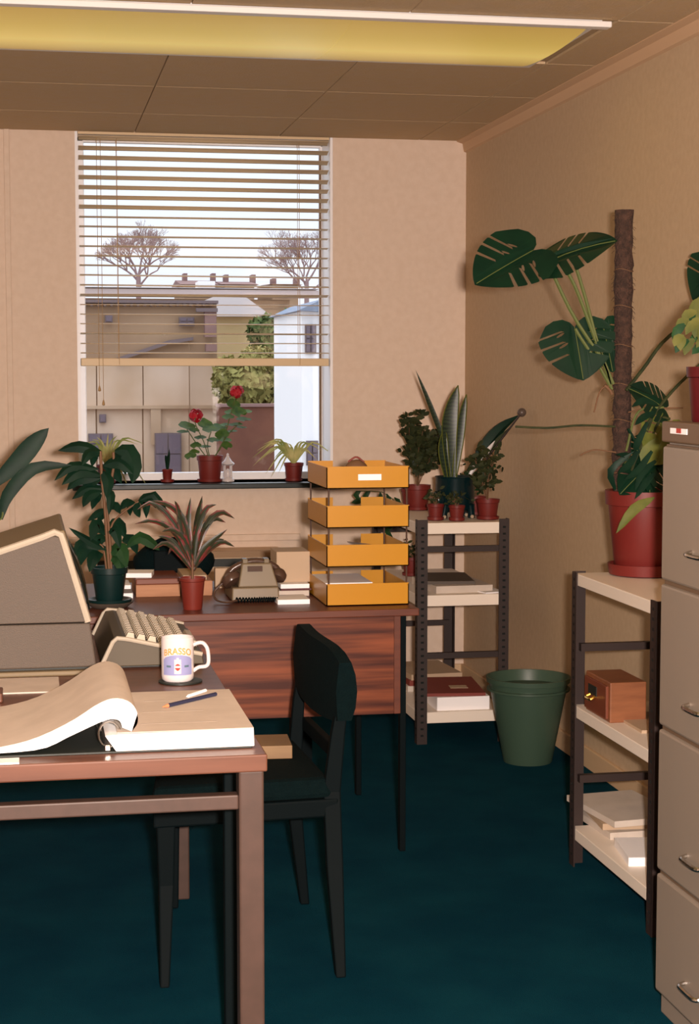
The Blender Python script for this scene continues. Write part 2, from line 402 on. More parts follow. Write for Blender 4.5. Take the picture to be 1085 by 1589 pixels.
# ---- terminal
TY0, TY1 = 3.93, 4.42
def tp(px, py, Y=TY0): q = aY(px,py,Y); return (q.x, q.z)
term = thing('computer_terminal', 'large beige computer terminal with cream-edged side panel on the desk', 'computer', (0, 4.15, DZ))
c1 = tp(100,822); c2 = tp(140,965); tl = tp(-110,890); bl = (tl[0]-.02, c2[1])
body = [ (bl[0], bl[1]), (tl[0], tl[1]), c1, c2 ]
MB().prism(body, TY0+.008, TY1-.008, 'xz').build('housing', M['term_top'], term, bevel=.006)
def inset(poly, d):
    cx = sum(p[0] for p in poly)/len(poly); cz = sum(p[1] for p in poly)/len(poly)
    out = []
    for x,z in poly:
        l = math.hypot(x-cx, z-cz); out.append((x-(x-cx)/l*d*1.25, z-(z-cz)/l*d*1.25))
    return out
def rim(poly, w, y0, y1, segs, name, m, parent):  # raised edge strips along polygon segments
    mb = MB()
    for i, j in segs:
        a = Vector((poly[i][0], (y0+y1)/2, poly[i][1])); b = Vector((poly[j][0], (y0+y1)/2, poly[j][1]))
        mb.beam(a, b, w, y1-y0)
    return mb.build(name, m, parent, bevel=.003)
for (ya, yb) in ((TY0-.006, TY0+.012),):
    p = [(tl[0],tl[1]-.004),(c1[0]-.008,c1[1]-.005),(c2[0]-.006,c2[1])]
    # rounded corner path
    path = [Vector((tl[0],0,tl[1]-.006)), Vector((c1[0]-.05,0,c1[1]-.005-.012)), Vector((c1[0]-.022,0,c1[1]-.006)), Vector((c1[0]-.008,0,c1[1]-.012)), Vector((c1[0]-.002,0,c1[1]-.03)), Vector((c2[0]-.005,0,c2[1]))]
    mb = MB(); pts = [Vector((q.x,(ya+yb)/2,q.z)) for q in path]; mb.tube(pts, .0085, 8); mb.build('edge_trim', M['term_trim'], term, smooth=True)
side = [(bl[0]+.002,bl[1]), (tl[0]+.002,tl[1]-.008), (c1[0]-.030,c1[1]-.014), (c1[0]-.014,c1[1]-.016), (c1[0]-.008,c1[1]-.03), (c2[0]-.010,c2[1])]
MB().prism(side, TY0-.002, TY0+.02, 'xz').build('side_panel', M['term_side'], term, bevel=.002)
lo = [(bl[0], c2[1]-.003), (c2[0], c2[1]-.003), (tp(150,1035)[0], tp(150,1035)[1]), (bl[0], tp(150,1035)[1])]
MB().prism(lo, TY0, TY1, 'xz').build('lower_case', M['term_side'], term, bevel=.004)
z1 = tp(100,1035)[1]
bx('plinth', M['term_dark'], bl[0]+.02, tp(140,1035)[0], TY0+.015, TY1-.02, DZ+.012, z1, term)
bx('base_tray', M['term_top'], bl[0]-.01, tp(150,1035)[0]-.01, TY0-.01, TY1, DZ, DZ+.012, term, bevel=.004)
# screen on the operator's side, tilted with the front
a = Vector((c1[0]+.002,0,c1[1]-.03)); b = Vector((c2[0]+.001,0,c2[1]+.02))
mb = MB(); vs=[]
for k in range(7):
    t=k/6; q=a.lerp(b,t); bul=.012*math.sin(PI*t)
    for yy,s_ in ((TY0+.06,0),(TY0+.15,1),(TY1-.15,1),(TY1-.06,0)): vs.append((q.x+bul*(.4+.6*s_), yy, q.z))
mb.add(vs,[(i*4+j,i*4+j+1,i*4+5+j,i*4+4+j) for i in range(6) for j in range(3)])
mb.build('screen', M['screen'], term, solid=.004, smooth=True)

# ---- keyboard
KY0, KY1 = 3.985, 4.49
def kp(px,py): q = aY(px,py,KY0); return (q.x,q.z)
ra = kp(158,1030); rb = kp(178,993); fa = (rb[0]+.205, DZ+.030); fb = (fa[0]+.004, DZ+.006)
kb = thing('keyboard', 'chunky beige computer keyboard with tall cream-edged side beside the terminal', 'keyboard', (rb[0]+.1, 4.24, DZ))
prof = [(ra[0], DZ+.006), rb, (rb[0]+.02, rb[1]+.002), fa, fb]
MB().prism(prof, KY0+.008, KY1-.008, 'xz').build('case', M['key_case'], kb, bevel=.002)
for yy in (KY0+.004, KY1-.004):
    pts = [(ra[0]-.001,yy,DZ+.008),(rb[0]-.004,yy,rb[1]-.006),(rb[0]+.006,yy,rb[1]+.003),(rb[0]+.03,yy,rb[1]+.0),(fa[0],yy,fa[1])]
    MB().tube(pts,.0055,8).build('edge_trim', M['term_trim'], kb, smooth=True)
bx('foot', M['term_dark'], ra[0]+.01, fb[0]-.02, KY0+.03, KY1-.03, DZ, DZ+.006, kb)
d = Vector((fa[0]-rb[0]-.02, 0, fa[1]-rb[1]-.002)); L = d.length; d.normalize(); nrm = Vector((-d.z,0,d.x)); ang = math.atan2(-d.z, d.x)
keym = MB(); 
def keymesh(h):   # h half-length along y
    s = .0104
    vs=[(-s,-h,0),(s,-h,0),(s,h,0),(-s,h,0),(-s*.66,-h+.003,.012),(s*.66,-h+.003,.012),(s*.66,h-.003,.012),(-s*.66,h-.003,.012)]
    return MB().add(vs,[(0,3,2,1),(4,5,6,7),(0,1,5,4),(1,2,6,5),(2,3,7,6),(3,0,4,7)]).mesh('key', M['key'])
km = keymesh(.0128); ks = keymesh(.09)
top = Vector((rb[0]+.02, 0, rb[1]+.003)); korg = wloc(kb)
for r in range(7):
    u = .018+.0265*r
    if u > L-.008: break
    base = top + d*u
    yy = KY0+.03 + (.006*(r%3))
    if r == 6:
        lst = [(ks, (KY0+KY1)/2-.05)]
    else:
        lst = []
        while yy < KY1-.03:
            lst.append((km, yy+.0135)); yy += .0298
    for me, y in lst:
        o = bpy.data.objects.new('key', me); C.objects.link(o); o.parent = kb
        o.location = Vector((base.x, y, base.z)) - korg; o.rotation_euler = (0, ang, 0)

# ---- mug
mp = aZ(278,1060,DZ+.004); mr = .0365; mh = .098
coaster = MB().lathe([(.046,0),(.049,.001),(.049,.004),(.045,.005)], (mp.x+.006,mp.y+.035,DZ), 32).build('coaster', M['term_dark'], org=(mp.x,mp.y+.035,DZ), smooth=True)
tag(coaster, 'dark round coaster under the printed white mug', 'coaster')
mc = Vector((mp.x, mp.y+.035, DZ+.005))
mug = thing('mug', 'white china mug printed with yellow lettering and a blue panel', 'mug', mc)
MB().lathe([(mr*.86,0),(mr*.97,.004),(mr,.012),(mr,mh-.002),(mr*.985,mh),(mr*.93,mh-.001),(mr*.92,.008),(mr*.5,.006)], mc, 40).build('cup', M['mug'], mug, smooth=True)
MB().lathe([(mr*.4,0),(mr*.915,0),(mr*.915,.001),(mr*.4,.001)], mc+Vector((0,0,mh-.012)), 24).build('coffee', mat('milky_coffee',(190,160,120),.2), mug)
hp = []
for (u,z) in ((-.003,.078),(.008,.083),(.020,.083),(.029,.072),(.032,.055),(.032,.038),(.026,.030),(.010,.028),(-.002,.020)):
    hp.append(mc+Vector(((mr+u)*1.0, -(mr+u)*.10, z)))
MB().tube(smooth_path(hp, 22), .0044, 8).build('handle', M['mug'], mug, smooth=True)
def wrap(u, z, r=mr+.0006):  # u arc metres from the side facing the lens
    a = -PI/2 - .08 + u/mr
    return (mc.x+r*math.cos(a), mc.y+r*math.sin(a), mc.z+z)
def decal(name, poly_fn, m, u0, u1, n=14, r=mr+.0006):
    mb = MB(); vs=[]
    for i in range(n+1):
        u = u0+(u1-u0)*i/n; lo_,hi_ = poly_fn(i/n); vs += [wrap(u,lo_,r), wrap(u,hi_,r)]
    mb.add(vs,[(2*i,2*i+2,2*i+3,2*i+1) for i in range(n)]); return mb.build(name, m, mug, fixn=False, smooth=True)
decal('blue_print', lambda t: (.016, .050+.012*math.sin(PI*t)**.6), M['mug_blue'], -.036, .036)
decal('tin_print', lambda t: (.020, .052), M['mug'], -.0075, .0075, 6, mr+.0011)
decal('tin_print', lambda t: (.052, .056), M['mug'], -.0025, .0025, 3, mr+.0011)
decal('red_print', lambda t: (.033-.006*math.sin(PI*t), .0335), M['mug_red'], -.006, .006, 8, mr+.0016)
decal('red_print', lambda t: (.038, .038+.0045*math.sin(PI*t)), M['mug_red'], -.006, .006, 8, mr+.0016)
decal('green_print', lambda t: (.034, .0385), M['mug_gn'], -.026, -.015, 4, mr+.0011)
decal('green_print', lambda t: (.034, .0385), M['mug_gn'], .015, .026, 4, mr+.0011)
cu = bpy.data.curves.new('lettering','FONT'); cu.body = 'BRASSO'; cu.size = .0215; cu.align_x = 'CENTER'; cu.space_character = 1.02; cu.offset = .0004
to = bpy.data.objects.new('lettering', cu); C.objects.link(to)
dg = bpy.context.evaluated_depsgraph_get(); tm = bpy.data.meshes.new_from_object(to.evaluated_get(dg)); C.objects.unlink(to)
for v in tm.vertices:
    u, z = v.co.x*.86, v.co.y
    p = wrap(u, .058+z*.95+.006*math.cos(u/.036*PI/2), mr+.0012); v.co = Vector(p)-mc
lt = bpy.data.objects.new('lettering', tm); C.objects.link(lt); lt.parent = mug; tm.materials.clear(); tm.materials.append(M['mug_yel'])

# ---- open binder of printout
by0 = aZ(395,1161,DZ).y; 
zt_ = aY(394,1130,by0).z
bkx1 = aY(394,1140,by0).x; bkx0 = aY(163,1150,by0).x
by1 = aZ(357,1070,zt_).y
binder = thing('open_binder', 'thick open ring binder of cream printout pages at the desk front', 'binder', (.2, by0+.15, DZ))
# page block (slightly fanned left edge)
pb = [(bkx0+.02,DZ+.004),(bkx1+.001,DZ+.004),(bkx1,zt_),(bkx0+.03,zt_-.002),(bkx0,zt_-.004)]
MB().prism(pb, by0, by1, 'xz').build('page_block', [M['page_edge']], binder, bevel=.0015)
bx('top_sheet', M['paper'], bkx0+.022, bkx1, by0+.001, by1, zt_, zt_+.0012, binder)
for k in range(3):
    bx('printed_line', M['phl'], bkx0+.07+.01*k, bkx1-.06-.015*k, by0+.07+.11*k, by0+.0745+.11*k, zt_+.0012, zt_+.0015, binder)
bx('cover', M['term_dark'], -.22, bkx1-.003, by0+.002, by1+.004, DZ, DZ+.004, binder, bevel=.001)
def bp_(px,py): q = aY(px,py,by0); return (q.x,q.z)
outer = [bp_(*p) for p in ((-130,1169),(-60,1168),(0,1161),(55,1147),(110,1121),(152,1094),(178,1085),(200,1090),(212,1104),(214,1122),(205,1136))]
inner = [bp_(*p) for p in ((190,1130),(187,1121),(178,1117),(160,1120),(110,1143),(66,1163),(0,1170),(-60,1173),(-130,1174))]
op = [Vector((x,0,z)) for x,z in outer]; ip = [Vector((x,0,z)) for x,z in inner]
op = smooth_path(op, 30); ip = smooth_path(ip, 24)
poly = [(p.x,max(p.z,DZ+.006)) for p in op]+[(p.x,max(p.z,DZ+.005)) for p in ip]
def turned(name, poly, y0, y1, m):
    n = len(poly); mb = MB(); vs=[]
    for k in range(5):
        y = y0+(y1-y0)*k/4
        vs += [(x,y,z+.004*k/4*(z-DZ)/.1) for x,z in poly]
    mb.add(vs, [tuple(range(n)), tuple(range(5*n-1,4*n-1,-1))]+[(k*n+i,k*n+(i+1)%n,(k+1)*n+(i+1)%n,(k+1)*n+i) for k in range(4) for i in range(n)])
    return mb.build(name, m, binder, smooth=True)
turned('turned_pages', poly, by0+.006, by1-.01, M['page_edge'])
# top sheet of the turned pages, a darker cream
poly2 = [(p.x,max(p.z,DZ+.006)+.0012) for p in op]+[(p.x,max(p.z,DZ+.006)+.0002) for p in reversed(op)]
turned('turned_sheet', poly2, by0+.004, by1-.008, M['paper'])
for k in range(5):  # page layers showing on the near side
    f = (k+1)/6; lay = []
    for i in range(26):
        q = op[int(i/25*29)].lerp(ip[::-1][int(i/25*23)], f); lay.append(Vector((q.x, by0+.0055, max(q.z,DZ+.006))))
    MB().tube(lay, .0005, 4).build('page_layer', M['paper'], binder)
for yy in (by0+.03, by0+.16, by1-.06):
    cc = Vector((bp_(176,1128)[0]-.006, yy, DZ+.030)); pts=[cc+Vector((.020*math.cos(a),0,.024*math.sin(a))) for a in [2*PI*k/16 for k in range(17)]]
    MB().tube(pts,.0022,8).build('ring', M['chrome'], binder, smooth=True)
bx('ring_spine', M['chrome'], bp_(162,1128)[0], bp_(172,1128)[0], by0+.004, by1-.01, DZ+.004, DZ+.016, binder, bevel=.002)
# loose papers left
p = aZ(10,1078,DZ); q = aZ(78,1066,DZ)
tag(MB().box(-.14,.058,3.72,3.90,DZ,DZ+.003).build('paper_pad', M['paper'], org=(0,3.8,DZ)), 'small pad of cream paper on the desk between terminal and binder', 'paper')
tag(bx('paper_sheets', M['paper_white'], -.15, aZ(30,1172,DZ).x, 3.04, 3.079, DZ, DZ+.003), 'white sheet edges under the left side of the open binder', 'paper')
tag(bx('wooden_block', M['desk_top'], -.12, aZ(12,1085,DZ).x-.01, 3.62, 3.70, DZ, DZ+.02, bevel=.003), 'small brown wooden block at the left frame edge behind the binder', 'block')

# ---- pencil and pen on the printout
def pencil(name, a, b, r, mbody, label, cat, tipm=None):
    a = Vector(a); b = Vector(b); t = thing(name, label, cat, a)
    k = a.lerp(b,.10)
    MB().tube([k,b],[r,r],6).build('barrel', mbody, t)
    MB().tube([a,k],[.0006,r*.98],8).build('tip', tipm or M['pencil_tip'], t, smooth=True)
    return t
zz = zt_+.0012+.0042
pencil('pencil', aZ(252,1097,zz), aZ(335,1077,zz), .0042, M['pencil'], 'navy blue pencil lying on the open printout page', 'pencil')
pencil('pen', aZ(290,1083,zz)+Vector((0,.012,0)), aZ(320,1073,zz)+Vector((0,.012,0)), .0035, M['paper_white'], 'short white pen beside the navy pencil on the page', 'pen', M['paper_white'])

# ================================================================== BACK DESK
bdY0, bdY1, bdX0, bdX1 = 4.875, 5.66, -.45, 1.125
bd = thing('back_desk', 'reddish zebra-grained wooden desk with modesty panel below the window', 'desk', (.35, 5.25, 0))
zt2 = DZ
bx('tabletop', M['teak_edge'], bdX0, bdX1, bdY0, bdY1, zt2-.022, zt2, bd, bevel=.003)
zpb = aY(500,1112,bdY0+.03).z; xpr = aY(612,1000,bdY0+.03).x; xpr2 = aY(622,1000,bdY0+.03).x
bx('modesty_panel', M['teak'], bdX0+.04, xpr, bdY0+.035, bdY0+.055, zpb, zt2-.022, bd)
bx('panel_end', M['teak_edge'], xpr, xpr2, bdY0+.03, bdY0+.058, zpb, zt2-.022, bd, bevel=.002)
bx('panel_end', M['teak_edge'], bdX0+.02, bdX0+.04, bdY0+.03, bdY0+.058, zpb, zt2-.022, bd, bevel=.002)
for x in (xpr2+.001, bdX0+.0):
    for y in (bdY0+.04, bdY1-.05): bx('leg', M['black_steel'], x, x+.018, y, y+.03, 0, zt2-.022, bd, bevel=.002)
bx('pedestal', M['black_steel'], .83, .90, bdY1-.20, bdY1-.16, 0, zt2-.022, bd)
bx('rail', M['dark_steel'], bdX0+.02, xpr2, bdY1-.045, bdY1-.025, zt2-.06, zt2-.022, bd)

# ---- letter trays
ty0 = aZ(507,941.5,DZ).y; tx0 = aZ(507,941.5,DZ).x; tx1 = aZ(640,941.5,DZ).x; ty1 = ty0+.345
stack = thing('letter_trays', 'four-tier stack of yellow plastic letter trays on the back desk', 'letter tray', ((tx0+tx1)/2, (ty0+ty1)/2, DZ))
th = .066; dz_ = .1165
tray_z = [DZ+.001+dz_*k for k in range(4)]
for k,z in enumerate(tray_z):
    mb = MB(); q = .003
    mb.box(tx0,tx1,ty0,ty1,z,z+q)
    mb.box(tx0,tx1,ty0,ty0+q,z,z+th).box(tx0,tx0+q,ty0,ty1,z,z+th*.96).box(tx1-q,tx1,ty0,ty1,z,z+th*.96)
    mb.box(tx0,tx0+.08,ty1-q,ty1,z,z+th).box(tx1-.08,tx1,ty1-q,ty1,z,z+th)
    mb.build('tray', M['yellow'], stack)
for x in (tx0+.008, tx1-.006):
    for y in (ty0+.008, ty1-.010):
        MB().tube([(x,y,DZ+.002),(x,y,tray_z[3]+.04)],.0028,6).build('rod', M['phone_dk'], stack)
a = aY(556,736,ty0-.001); b = aY(592,745,ty0-.001)
bx('name_label', M['paper_white'], a.x, b.x, ty0-.0012, ty0, b.z, a.z, stack)
# tray contents
tag(MB().obox(((tx0+tx1)/2-.02,ty0+.17,tray_z[0]+.010),(.10,.145,.006),rz=.03).build('paper_stack', M['paper'], org=((tx0+tx1)/2,ty0+.17,tray_z[0]+.003)), 'cream papers in the lowest yellow tray', 'papers')
tag(MB().obox(((tx0+tx1)/2-.05,ty0+.16,tray_z[0]+.040),(.072,.12,.024)).build('paper_pile', M['paper_white'], org=((tx0+tx1)/2,ty0+.17,tray_z[0]+.02)), 'thick white printed pile standing highest in the lowest yellow tray', 'papers')
for k,(ry,lab,mm) in enumerate((( -.16,'white sheet tilted up in the second yellow tray from the bottom',M['paper_white']),(.14,'cream sheet leaning the other way in the second yellow tray from the bottom',M['paper']))):
    cx_ = (tx0+tx1)/2+(-.05 if k==0 else .06)
    tag(MB().obox((cx_,ty0+.20,tray_z[1]+.026+.010*k),(.068,.10,.0015),ry=ry).build('sheet', mm, org=(cx_,ty0+.2,tray_z[1]+.02)), lab, 'paper')
tag(MB().obox(((tx0+tx1)/2,ty0+.17,tray_z[1]+.009),(.10,.14,.005)).build('paper_stack', M['paper'], org=((tx0+tx1)/2,ty0+.17,tray_z[1]+.003)), 'flat papers under the tilted sheets in the second tray from the bottom', 'papers')
tag(MB().obox(((tx0+tx1)/2,ty0+.17,tray_z[2]+.008),(.10,.14,.004)).build('paper_stack', M['paper'], org=((tx0+tx1)/2,ty0+.17,tray_z[2]+.003)), 'thin papers in the third yellow tray from the bottom', 'papers')
pc = Vector((aY(553,715,ty0+.16).x, ty0+.16, tray_z[3]+.003))
pou = thing('brown_pouch', 'round brown pouch peeping out of the top yellow tray', 'pouch', pc)
mb = MB().sph(pc+Vector((0,0,.038)), .038, 18, 1, .8, 1); mb.v=[(x,y,z+.003*noise.noise(Vector((x*60,y*60,z*60)))) for x,y,z in mb.v]
mb.build('body', M['stem_br'], pou, smooth=True)
MB().tube(smooth_path([pc+Vector((-.025,0,.068)),pc+Vector((0,0,.083)),pc+Vector((.025,0,.066))],8),.003,6).build('strap', M['maroon'], pou, smooth=True)

# ---- telephone
phY = 5.10
def pp(px,py,Y=phY): return aY(px,py,Y)
pb0 = pp(354,938); ph = thing('telephone', 'two-tone grey dial telephone with brown handset on the back desk', 'telephone', (pp(395,938).x, phY+.06, DZ))
xl, xr = pp(360,930).x, pp(434,930).x; zt3 = pp(400,872).z
mb = MB()
def frust(mb, b0, b1, z0, z1):
    (ax0,ax1,ay0,ay1),(bx0,bx1,by0_,by1_) = b0,b1
    return mb.add([(ax0,ay0,z0),(ax1,ay0,z0),(ax1,ay1,z0),(ax0,ay1,z0),(bx0,by0_,z1),(bx1,by0_,z1),(bx1,by1_,z1),(bx0,by1_,z1)],[(0,3,2,1),(4,5,6,7),(0,1,5,4),(1,2,6,5),(2,3,7,6),(3,0,4,7)])
frust(mb,(xl,xr,phY,phY+.20),(xl+.002,xr-.002,phY+.004,phY+.195),DZ+.004,DZ+.045)
frust(mb,(xl+.02,xr-.002,phY+.006,phY+.19),(xl+.034,xr-.022,phY+.02,phY+.09),DZ+.045,zt3-.006)
mb.build('body', M['phone'], ph, bevel=.004)
bx('cradle_recess', M['phone_dk'], pp(385,870).x, pp(408,870).x, phY+.008, phY+.017, zt3-.030, zt3-.014, ph)
for x in (xl+.045, xr-.035): bx('cradle_prong', M['phone'], x-.008, x+.008, phY+.03, phY+.075, zt3-.008, zt3+.006, ph, bevel=.002)
for xx,yy in ((xl+.01,phY+.01),(xr-.01,phY+.01),(xl+.01,phY+.19),(xr-.01,phY+.19)): MB().lathe([(.006,0),(.006,.004)],(xx,yy,DZ),8).build('rubber_foot', M['black_steel'], ph)
hy = phY+.052
hpts = [pp(352,899,hy),pp(362,884,hy),pp(385,874,hy),pp(405,873,hy),pp(425,880,hy),pp(436,892,hy)]
hpts = [Vector((p_.x,hy,p_.z+.004)) for p_ in hpts]
hs = MB().tube(smooth_path(hpts,16),[.010]*16,10).build('handset', M['phone_dk'], ph, smooth=True)
def cup(px,py,r,dx):
    c = Vector((pp(px,py,hy).x,hy-.004,pp(px,py,hy).z)); mb = MB().lathe([(r*.4,0),(r*.9,.004),(r,.012),(r*.95,.024),(r*.6,.034)],(0,0,0),24)
    R = Matrix.Rotation(dx,3,'Y') @ Matrix.Rotation(-.5,3,'X'); mb.v=[tuple(c+R@Vector((x,y,z-.017))) for x,y,z in mb.v]
    mb.build('earpiece', M['phone_dk'], hs, smooth=True)
cup(359,899,.033,-.55); cup(432,892,.026,.5)
# dial on the far side
mb = MB().lathe([(.038,0),(.038,.006),(.012,.010)],(0,0,0),24); R = Matrix.Rotation(-.9,3,'X'); mb.v=[tuple(Vector(((xl+xr)/2+.005,phY+.15,DZ+.088))+R@Vector((x,y,z))) for x,y,z in mb.v]
mb.build('dial', M['phone_dk'], ph, smooth=True)
co=[]; cen=smooth_path([Vector((xl+.012,phY-.012,DZ+.010)),Vector((xl+.06,phY-.022,DZ+.010)),Vector((xl+.10,phY-.02,DZ+.010)),Vector((xl+.135,phY-.03,DZ+.010))],90)
for i,p_ in enumerate(cen):
    a=i*1.15; co.append(p_+Vector((0,.007*math.cos(a),.007*math.sin(a))))
MB().tube(co,.0022,5).build('coiled_cord', M['black_steel'], ph, smooth=True)
co2 = smooth_path([pp(345,905,phY+.02),pp(333,918,phY+.02),Vector((pp(335,930).x,phY,DZ+.012)),Vector((xl-.02,phY-.03,DZ+.006)),Vector((xl+.02,phY-.012,DZ+.010))],24)
MB().tube(co2,.0035,6).build('handset_cord', M['phone_dk'], ph, smooth=True)

# ---- clutter on the back desk
def slab(name, px0, py0, px1, py1, Y0, dep, m, label, cat, zfrom=None, bevel=.001, rz=0):
    a = aY(px0,py0,Y0); b = aY(px1,py1,Y0); z0 = b.z if zfrom is None else zfrom
    o = bx(name, m, a.x, b.x, Y0, Y0+dep, z0, a.z, bevel=bevel); o.rotation_euler = (0,0,rz)
    return tag(o, label, cat)
Yc = 5.28
a = aY(211,908,Yc); b = aY(280,908,Yc)
cb = thing('card_box', 'pale wooden card box with brown strip behind the dark potted fig', 'box', ((a.x+b.x)/2, Yc+.1, DZ))
bx('box_body', M['pink_wood'], a.x, b.x, Yc, Yc+.22, DZ, a.z, cb, bevel=.002)
zc = aY(240,898,Yc).z
bx('lid', M['wood_box_dk'], a.x, b.x, Yc, Yc+.22, a.z, zc, cb, bevel=.003)
MB().lathe([(.010,0),(.012,.004),(.004,.008)],((a.x+b.x)/2,Yc+.1,a.z+.0005),12).build('catch', M['brass'], cb)
tag(MB().obox((aY(218,892,Yc+.06).x, Yc+.08, zc+.0075),(.040,.05,.007),rz=-.15).build('envelope', M['paper_white'], org=(aY(218,892,Yc).x,Yc+.08,zc)), 'white envelope lying on top of the pale card box', 'envelope')
zz1 = aY(285,897,Yc+.0).z
o = bx('box_file', M['pink_wood'], b.x+.004, aY(330,900,Yc).x, Yc, Yc+.24, DZ, aY(285,902,Yc).z, bevel=.002); tag(o,'buff box file lying behind the red pot','box file')
o = bx('book', M['card'], b.x-.02+.03, aY(322,890,Yc).x, Yc+.02, Yc+.22, aY(285,902,Yc).z, aY(285,893,Yc+.02).z, bevel=.002); tag(o,'thin cream book on top of the box file behind the red pot','book')
# stacked white papers beside the fig pot
ox = aY(201,930,5.24).x
for k,(h,lab) in enumerate(((.016,'lowest white notebook in the little stack beside the fig pot'),(.013,'middle grey notebook in the little stack beside the fig pot'),(.012,'top white notebook in the little stack beside the fig pot'))):
    z0 = DZ+sum((.016,.013,.012)[:k])
    tag(bx('notebook', M['paper_white'] if k!=1 else M['term_side'], ox-.05, ox+.012-.003*k, 5.26, 5.40, z0, z0+h, bevel=.001), lab, 'notebook', 'notebooks beside the fig pot')
# black bag
bc = Vector((aY(272,880,5.52).x, 5.57, DZ)); 
bag = thing('black_bag', 'soft black bag slumped behind the pots on the back desk', 'bag', bc)
mb = MB().sph((bc.x,bc.y,DZ+.075), .12, 24, 1.12, .55, .62)
mb.v = [(x,y,max(DZ+.001,z+.012*noise.noise(Vector((x*14,y*14,z*14))))) for x,y,z in mb.v]
mb.build('body', M['black'], bag, smooth=True)
MB().tube(smooth_path([bc+Vector((-.10,-.02,.10)),bc+Vector((-.05,-.06,.155)),bc+Vector((.03,-.06,.150)),bc+Vector((.09,-.03,.10))],16),.006,8).build('strap', M['black'], bag, smooth=True)
bx('flap', M['black_steel'], bc.x-.07, bc.x+.07, bc.y-.068, bc.y-.058, DZ+.05, DZ+.12, bag, bevel=.004)
# items right of the phone
slab('white_notepad', 431, 931, 481, 943, 5.03, .12, M['paper_white'], 'white notepad on the back desk just right of the telephone', 'notepad', zfrom=DZ)
ybk = 5.22
z1_ = slab('manual', 433, 917, 480, 930, ybk, .2, M['paper'], 'thick cream manual at the bottom of the pile right of the telephone', 'book', zfrom=DZ)
zA = aY(433,917,ybk).z; zB = aY(433,912,ybk).z; zC = aY(433,907,ybk).z
tag(bx('folder', M['crimson'], aY(433,0,ybk).x, aY(482,0,ybk).x, ybk, ybk+.2, zA, zA+.006, bevel=.001), 'thin red folder on the cream manual right of the telephone', 'folder')
tag(bx('manual', M['paper_white'], aY(433,0,ybk).x, aY(479,0,ybk).x, ybk+.004, ybk+.2, zA+.006, zA+.020, bevel=.001), 'white booklet on the red folder right of the telephone', 'book')
a_ = aY(430,857,ybk+.04); b_ = aY(482,905,ybk+.04)
tag(MB().box(a_.x,b_.x,ybk+.05,ybk+.19,zA+.020,a_.z).build('carton', M['card'], org=(a_.x,ybk+.1,zA+.02), bevel=.002), 'buff cardboard carton on the booklets between telephone and yellow trays', 'carton')
tag(bx('card_sleeve', M['card'], aY(334,890,5.46).x, aY(366,890,5.46).x, 5.46, 5.50, DZ, aY(340,882,5.46).z, bevel=.002), 'buff card sleeve standing behind the telephone', 'card')

# ---- convector heater on the wall below the window
HY = BY-.16
h0 = aY(250,840,HY); h1 = aY(440,840,HY)
ht = thing('wall_heater', 'long beige convector heater on the wall below the window', 'heater', ((h0.x+h1.x)/2, BY-.08, .12))
bx('casing', M['heater'], h0.x-.3, h1.x, HY, BY, .12, aY(300,856,HY).z, ht, bevel=.006)
bx('top_grille', M['heater_dk'], h0.x-.3, h1.x, HY-.015, HY, aY(300,866,HY).z, aY(300,856,HY).z, ht)
zg = aY(300,880,HY).z
bx('outlet_slot', M['term_dark'], h0.x-.28, h1.x-.02, HY-.008, HY, zg, aY(300,868,HY).z, ht)
zt4 = aY(300,846,HY).z
struct(bx('trim_4', M['wall'], LX, h1.x+.1, BY-.02, BY, zt4, zt4+.03, bevel=.004))

# ================================================================== PLANTS
def pot(parent, c, rt, rb, h, m, saucer=None, sm=None, rim=.2):
    z = 0
    if saucer:
        MB().lathe([(saucer*.8,0),(saucer,.003),(saucer*1.03,.014),(saucer*.96,.014),(saucer*.9,.006)], c, 28).build('saucer', sm or m, parent, smooth=True); z = .006
    MB().lathe(pot_profile(rt,rb,h,rim), (c[0],c[1],c[2]+z), 32).build('pot', m, parent, smooth=True)
    MB().lathe([(rt*.2,0),(rt*.89,0),(rt*.85,.004),(rt*.2,.006)], (c[0],c[1],c[2]+z+h*.86), 20).build('soil', M['soil'], parent)
    return Vector((c[0],c[1],c[2]+z+h*.88))
def PX(pts, Y, dy=0):
    n = len(pts); return [aY(p[0],p[1],Y+dy*i/max(1,n-1)) for i,p in enumerate(pts)]
# --- fig on the back desk
fy = 5.07
c = Vector((aY(170,930,fy).x, fy, DZ))
fig = thing('potted_fig', 'drooping dark green pot plant in a black pot on a grey saucer', 'potted plant', c)
MB().lathe([(.05,0),(.056,.004),(.069,.014),(.072,.018),(.066,.018),(.05,.010)], c, 32).build('saucer', M['term_side'], fig, smooth=True)
MB().lathe([(.048,0),(.064,.004),(.066,.012),(.058,.012),(.05,.006)], c+Vector((0,0,.014)), 32).build('inner_saucer', M['blackpot'], fig, smooth=True)
MB().lathe(pot_profile(.054,.040,.098), c+Vector((0,0,.022)), 32).build('pot', M['blackpot'], fig, smooth=True)
MB().lathe([(.01,0),(.048,0),(.046,.004),(.01,.006)], c+Vector((0,0,.105)), 20).build('soil', M['soil'], fig)
for pts, r in (([(170,890),(166,840),(163,790),(158,740),(156,700)],.0045),([(173,890),(170,830),(166,780),(176,730),(176,702)],.004),([(170,860),(172,820),(185,800),(215,778)],.003),([(166,890),(160,850),(150,845)],.003)):
    MB().tube(smooth_path(PX(pts,fy),10), r, 6).build('stem', M['stem_br'], fig, smooth=True)
